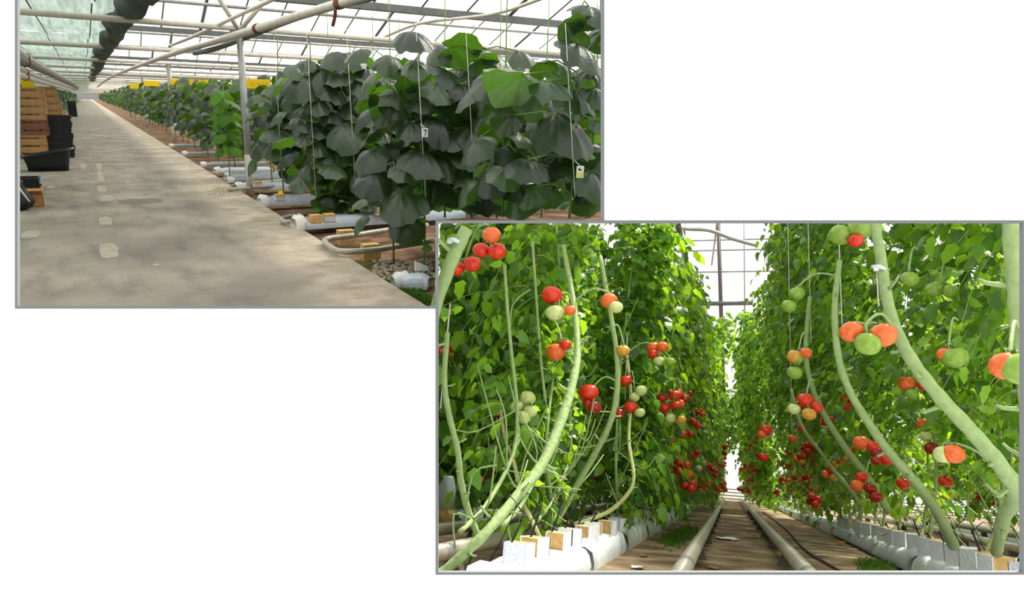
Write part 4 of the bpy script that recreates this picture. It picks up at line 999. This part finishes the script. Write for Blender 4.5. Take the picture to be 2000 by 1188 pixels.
def row_plant(seed, b, sgn, H, ok, n, reach, lean, lo=.15, hi=3.05, size=1.0, trusses=0, bias=.5, low=8):
    rg = random.Random(seed); root = empty('tomato_plant', H, b)
    st = MB(); x = b.x; side_f = rg.choice((-1, 1))
    ctrl = [b, Vector((x - sgn * .03, b.y + side_f * .25, b.z + .12)), Vector((x - sgn * .05, b.y + side_f * .5, b.z + .4)), Vector((x - sgn * .03, b.y + side_f * .3, b.z + .9)), Vector((x - sgn * lean * .5, b.y, b.z + 1.7))]
    sp = spline(ctrl, 4)
    if ok: sp = [p for p in sp if not beyond_divider(H, p)]
    st.tube(sp, [.011 - .0003 * i for i in range(len(sp))], 6)
    for q in range(13):
        a = sp[rg.randint(1, min(12, len(sp) - 1))]; e = a + Vector((rg.uniform(-.25, .25), rg.uniform(-.3, .3), rg.uniform(-.2, .5)))
        if ok and beyond_divider(H, e): continue
        st.tube(spline([a, (a + e) / 2 + Vector((rg.uniform(-.06, .06), rg.uniform(-.06, .06), rg.uniform(-.12, .1))), e], 3), .004, 4, cap=False)
    obj('stem', st, M['stem2'], parent=root)
    fo = MB(); tom_foliage(fo, b, sgn, n, rg, lo, hi, ok, reach, lean, bias, size)
    tom_foliage(fo, b, sgn, low, rg, b.z + .05, lo + .25, ok, reach * .8, 0, .1, size * .9)
    obj('foliage', fo, [M['tleaf'], M['stem2']], parent=root)
    for q in range(trusses):
        o = bpy.data.objects.new('fruit_truss', rg.choice(TRM)); C.objects.link(o); o.parent = root
        o.location = (-sgn * (rg.uniform(.2, .42) + lean * .15), rg.uniform(-.25, .25), rg.uniform(.1, 1.0)); o.rotation_euler = (0, 0, rg.uniform(0, 6)); o.scale = (rg.uniform(.8, 1.1),) * 3
    return root
LB, RB = LR - .03, RR + .03
ZB = G2 + .2
def ok_plain(p): return not beyond_divider(H2, p)
def ok_left(p):                     # near leaves stay behind the stems that lean into the aisle
    return not beyond_divider(H2, p) and (p.y > 4.6 or p.x < -.80 - .62 * max(0, 3.5 - p.y))
def ok_right(p):
    return (p.y > 5.0 and p.z > -.16) or (p.x > .62 and (p.z > .35 or p.x > 1.12) and p.z > .02)
for side, r, f0, sgn in (('left', LB, 2.5, -1), ('right', RB, 2.8, 1)):
    nn = 12
    for i in range(nn):
        f = f0 + .1 + i * .46
        b = Vector((r + rgn.uniform(-.05, .05) + sgn * (.18 if i < 5 else 0), f, ZB))
        hi = (1.95 if f < 6 else 1.95 + .2 * (f - 6)) if sgn < 0 else 3.05
        root = row_plant(300 + i + (50 if sgn > 0 else 0), b, sgn, H2, ok_left if sgn < 0 else ok_right, 175, .28, (0 if i < 4 else .08) if sgn < 0 else .5, lo=.1, size=.82, trusses=2 if i > 5 else 0, hi=hi, bias=.15 if i < 5 else .5, low=22 if sgn < 0 else 3)
        tag(root, f'leafy green tomato plant, {ORD[i]} from the front of the {side} row', 'tomato plant', f'tomato plants of the {side} row')
        PLANTS.append((root, [b + Vector((0, 0, .1 * k)) for k in range(20)], sgn))
    mids = [row_plant(400 + k + (50 if sgn > 0 else 0), Vector((0, 0, 0)), sgn, H2, None, 165, .30, .1 if sgn < 0 else .5, lo=.1 - ZB, hi=(2.55 if sgn < 0 else 3.1) - ZB, size=.88, trusses=4, low=8 if sgn < 0 else 3) for k in range(3)]
    fars = [row_plant(430 + k + (50 if sgn > 0 else 0), Vector((0, 0, 0)), sgn, H2, None, 140, .26, .0 if sgn < 0 else .32, lo=-.08 - ZB, hi=3.2 - ZB, trusses=5, bias=.4, size=1.0, low=8 if sgn < 0 else 3) for k in range(3)]
    f = f0 + .1 + nn * .46; i = nn; pu = set()
    while f < 26:
        pr = mids if f < 12.5 else fars; k = (i % 3, f < 12.5); b = (r + rgn.uniform(-.06, .06) - sgn * ((.45 if sgn > 0 else .2) if f > 13 else 0), f, ZB)
        if k not in pu:
            pu.add(k); o = pr[i % 3]; o.matrix_world = H2 @ Matrix.Translation(b)
        else: o = dup(pr[i % 3], H2, b, rgn.uniform(.94, 1.06), 0)
        if i < 16: tag(o, f'leafy green tomato plant, {ORD[i]} from the front of the {side} row', 'tomato plant', f'tomato plants of the {side} row')
        else: tag(o, f'far tomato plant deep in the row {side} of the pipe rails', 'tomato plant', f'far tomato plants of the {side} row')
        f += .5 if f < 16 else .8; i += 1
    # the next rows outward
    pr2 = [row_plant(500 + k + (50 if sgn > 0 else 0), Vector((0, 0, 0)), sgn, H2, None, 150, .36, .1, lo=(-.1 if sgn < 0 else .15) - ZB, hi=3.0 - ZB, trusses=3, size=1.25, bias=.1, low=26 if sgn < 0 else 0) for k in range(3)]
    pu = set()
    spots = [(-2.2, 3.0 + .5 * q, q) for q in range(18)] + [(-3.7, 6.0 + .6 * q, q) for q in range(14)] if sgn < 0 else [(3.4, 4.4 + .55 * q, q) for q in range(17)] + [(4.9, 8.6 + .7 * q, q) for q in range(10)]
    for ro, f, q in spots:
        b = Vector((ro + rgn.uniform(-.1, .1), f, ZB)); outer = abs(ro) > 3.5 and (sgn < 0 or ro > 4)
        lab = f'tomato plant seen through the {side} row, {ORD[q]} from the front of the outer bed' if not outer else f'shaded tomato plant in the outermost bed on the {side}'
        if sgn < 0 and f < (9 if not outer else 8.6):
            o = row_plant(600 + q + (40 if outer else 0), b, sgn, H2, ok_plain, 130, .36, .1, lo=-.1, size=1.25, bias=.1, trusses=0 if outer else 1, low=26)
        elif q % 3 not in pu: pu.add(q % 3); o = pr2[q % 3]; o.matrix_world = H2 @ Matrix.Translation(b)
        else: o = dup(pr2[q % 3], H2, b, rgn.uniform(.95, 1.05), 0)
        tag(o, lab, 'tomato plant', f'tomato plants of the outer {side} bed' if not outer else f'shaded plants of the outermost {side} bed')
# ---- plants leaning across the far aisle
for i, (r, f, lo, hi) in enumerate([(-.12, 17, 3.0, 3.9), (.02, 20, 1.0, 2.5), (.26, 16, 2.6, 3.8), (.0, 22, 1.2, 2.6)]):
    b = Vector((-.55 if r < .1 else .8, f, ZB)); sgn = -1 if r < .1 else 1; rg = random.Random(800 + i)
    root = empty('tomato_plant', H2, b); tag(root, f'tomato plant whose leaves lean over the aisle, {ORD[i]} of those far down the rails', 'tomato plant', 'plants leaning over the far aisle')
    mb = MB(); mb.tube(spline([b, Vector((b.x, f, lo)), Vector((r, f, hi))], 5), .011, 6); obj('stem', mb, M['stem2'], parent=root)
    fo = MB(); tom_foliage(fo, Vector((r, f, lo)), sgn, 40, rg, lo, hi, None, .22, 0, 0, 1.2); obj('foliage', fo, [M['tleaf'], M['stem2']], parent=root)

# ---- hang the near trusses on the plant nearest to each
rgq = random.Random(3)
for T in TR:
    pts = []
    for (px, py, w, c) in T:
        ff = 0.074 * FPX / w                           # distance from the fruit's size
        l = ray(H2, px, py); p = l * ff                # l has unit camera depth
        pts.append((p, .074 / 2 * (w / w), c))
    fm = sum(p[0].y for p in pts) / len(pts)
    pts2 = []
    for qi, (px, py, w, c) in enumerate(T):
        p = at_f(H2, px, py, fm - .016 * qi); pts2.append((p, pxsize(H2, p, w) / 2, CM[c]))
    cen = sum((p for p, s_, c in pts2), Vector()) / len(pts2); sz = max(s_ for p, s_, c in pts2)
    best = min(PLANTS, key=lambda q: min((x - cen).length + (.0 if q[2] * (cen.x - .05) > 0 else 5) for x in q[1]))
    root, sp, sgn = best
    att = min(sp, key=lambda x: (x - (cen + Vector((0, 0, .12)))).length)
    if (att - cen).length > .28: att = cen + Vector((sgn * .05, .06, .15))
    tip = cen + Vector((0, .01, sz * 1.0)); mid = (att + tip) / 2 + Vector((0, 0, .05))
    ped = [q for q in spline([att, mid, tip, cen - Vector((0, -.02, sz * .5))], 5) if sgn > 0 or not beyond_divider(H2, q + Vector((0, 0, .01)))]
    mb = MB(); mb.tube(ped, .0045, 6)
    for p, s_, c in pts2:
        if sgn > 0 or not beyond_divider(H2, tip + Vector((0, 0, .04))): mb.tube([tip, (tip + p) / 2 + Vector((0, .01, s_ * .6)), p + Vector((0, 0, s_ * .8))], .004, 5)
    tr = obj('fruit_truss', mb, M['stem2'], parent=root)
    for p, s_, c in pts2:
        o = bpy.data.objects.new('tomato', TM[c]); C.objects.link(o); o.parent = tr; o.location = p - BASE[root.name]; o.scale = (s_, s_, s_)
        o.rotation_euler = (rgq.uniform(-.3, .3), rgq.uniform(-.3, .3), rgq.uniform(0, 6.28)); o['label'] = TLAB[c]
# ---- ground details
blades('moss', (1305, 1062, 1350, 1036), 1500, H2, G2, .028, 'patch of green moss on the soil left of the rails', None, 5)
blades('moss', (1690, 1104, 1730, 1112), 700, H2, G2, .028, 'small patch of moss below the right growing slabs', None, 6)
for px, py, w, lab in ((1422, 1053, 40, 'white paper scrap lying between the pipe rails'), (1245, 1110, 24, 'pale paper scrap on the soil beside the left slabs')):
    p = at_u(H2, px, py, G2 + .004); s_ = pxsize(H2, p, w) / 2; mb = MB(); k = len(mb.v)
    rr = random.Random(px)
    for i in range(5):
        for j in range(3): mb.v.append(p + Vector((s_ * (i / 2 - 1) + rr.uniform(-.01, .01), s_ * 1.6 * (j - 1) * (1 - .3 * abs(i - 2) / 2) + rr.uniform(-.02, .02), rr.uniform(0, .012))))
    for i in range(4):
        for j in range(2): mb.f.append((i * 3 + j, i * 3 + 3 + j, i * 3 + 4 + j, i * 3 + 1 + j)); mb.mi.append(0)
    tag(obj('paper_scrap', mb, M['paper'], H2, p, smooth=False), lab, 'paper')
rr = random.Random(66)
for i, (px, py, k, lab) in enumerate([(1485, 1040, 'brown_leaf', 'curled tan leaf beside the right pipe rail'), (1478, 1050, 'card_yellow', 'yellowed leaf against the right pipe rail'), (1400, 1112, 'brown_leaf', 'dry leaf at the front of the soil aisle'), (1640, 1065, 'brown_leaf', 'dry leaf on the soil before the right slabs'), (1590, 1085, 'paper', 'pale dry leaf right of the right rail'), (1262, 1085, 'brown_leaf', 'dry leaf on the soil before the left slabs')]):
    p = at_u(H2, px, py, G2 + .006); mb = MB(); leaflet(mb, p, Vector((rr.uniform(-1, 1), rr.uniform(-1, 1), .15)).normalized(), Vector((0, 0, 1)), pxsize(H2, p, 34), 1.0, .1)
    tag(obj('fallen_leaf', mb, M[k], H2, p), lab, 'leaf')
# irrigation hose on the soil right of the rails
hp = spline([at_u(H2, x, y, G2 + .012) for x, y in ((1490, 1000), (1530, 1030), (1570, 1072), (1610, 1098), (1650, 1121))], 6)
mb = MB(); mb.tube(hp, .008, 6); tag(obj('irrigation_hose', mb, M['tube'], H2, hp[0]), 'thin dark hose lying on the soil right of the rails', 'hose')
hp = spline([at_u(H2, x, y, G2 + .012) for x, y in ((1500, 990), (1560, 1012), (1640, 1052), (1700, 1082), (1760, 1112))], 6)
mb = MB(); mb.tube(hp, .009, 6); tag(obj('irrigation_hose', mb, M['tube'], H2, hp[0]), 'dark hose running along the foot of the right slabs', 'hose')
# pale sacks behind the left plants
for px, py, w, h, lab in ((868, 1022, 34, 90, 'pale plastic sack standing at the left window edge'), (1058, 985, 20, 50, 'pale upright sack behind the left row stems')):
    f = 4.6 if px < 900 else 6.2
    b = at_f(H2, px, py, f); W, Hh = pxsize(H2, b, w), pxsize(H2, b, h); b.z = max(b.z, G2); root = empty('plastic_sack', H2, b); tag(root, lab, 'sack')
    mb = MB(); mb.lathe([(W * .42, 0), (W * .5, .04), (W * .5, Hh * .35)], b, 16, 0, .05, 5); obj('lower_fill', mb, M['wool'], parent=root)
    mb = MB(); mb.lathe([(W * .51, Hh * .3), (W * .5, Hh * .75), (W * .34, Hh * .95), (W * .3, Hh)], b, 16, 0, .05, 5); obj('upper_film', mb, M['film'], parent=root)
# ---- far gable of the tomato house
GF = 27.5
mb = MB(); mb.quad((-4.2, GF, G2), (9, GF, G2), (9, GF, 12), (-4.2, GF, 12))
wb = struct(obj('wall_back', mb, M['gable'], H2, smooth=False), 'bright glass gable wall at the end of the tomato aisle')
mb = MB()
for y in (470, 490, 532):
    z = at_f(H2, 1400, y, GF).z; mb.tube([(-4.2, GF - .05, z), (9, GF - .05, z)], .03, 6)
for x in (-3, -1.7, .5, 1.8, 3.1, 4.4): mb.tube([(x, GF - .05, G2), (x, GF - .05, 12)], .028, 6)
for q in range(4): mb.tube([(-4.2, GF - .05, G2 + .05 + q * .12), (9, GF - .05, G2 + .05 + q * .09)], .022, 5)
obj('glazing_bars', mb, M['galv'], parent=wb)
for nm, a, b, rad, mt, lab in (('steel_post', (1402, 400, GF - .3), (1414, 800, GF - .3), .075, 'iron', 'brown steel post before the far glass gable'),
                               ('roof_beam', (1330, 594, GF - .35), (1470, 592, GF - .35), .085, 'galv_dark', 'dark cross beam of the far glass gable'),
                               ('roof_beam', (1322, 430, 15), (1342, 525, 19), .07, 'galv_dark', 'dark slanting rafter above the left row'),
                               ('roof_beam', (1390, 518, 24), (1402, 425, 20), .03, 'galv', 'thin slanting brace beside the far post')):
    p, q = at_f(H2, *a), at_f(H2, *b); mb = MB(); mb.tube([p, q], rad, 8); o = obj(nm, mb, M[mt], H2, p)
    if nm == 'steel_post': tag(o, lab, 'post')
    else: struct(o, lab)
ap = spline([at_f(H2, x, y, 18) for x, y in ((1290, 440), (1340, 447), (1385, 450), (1430, 466), (1480, 480))], 6); mb = MB(); mb.tube(ap, .05, 6)
struct(obj('roof_beam', mb, M['galv'], H2, ap[0]), 'pale curved roof tube above the tomato aisle')

mb = MB(); mb.quad((-20, 400, G1), (120, 400, G1), (120, 400, 6), (-20, 400, 6))
struct(obj('wall_far', mb, M['film_dull'], H1, smooth=False), 'distant glass end wall of the cucumber house')
# drop prototypes that no place was found for
bpy.context.view_layer.update()
for o in list(bpy.context.scene.objects):
    if o.parent is None and o.type == 'EMPTY' and not o.get('category'):
        for c_ in list(o.children_recursive): bpy.data.objects.remove(c_)
        bpy.data.objects.remove(o)
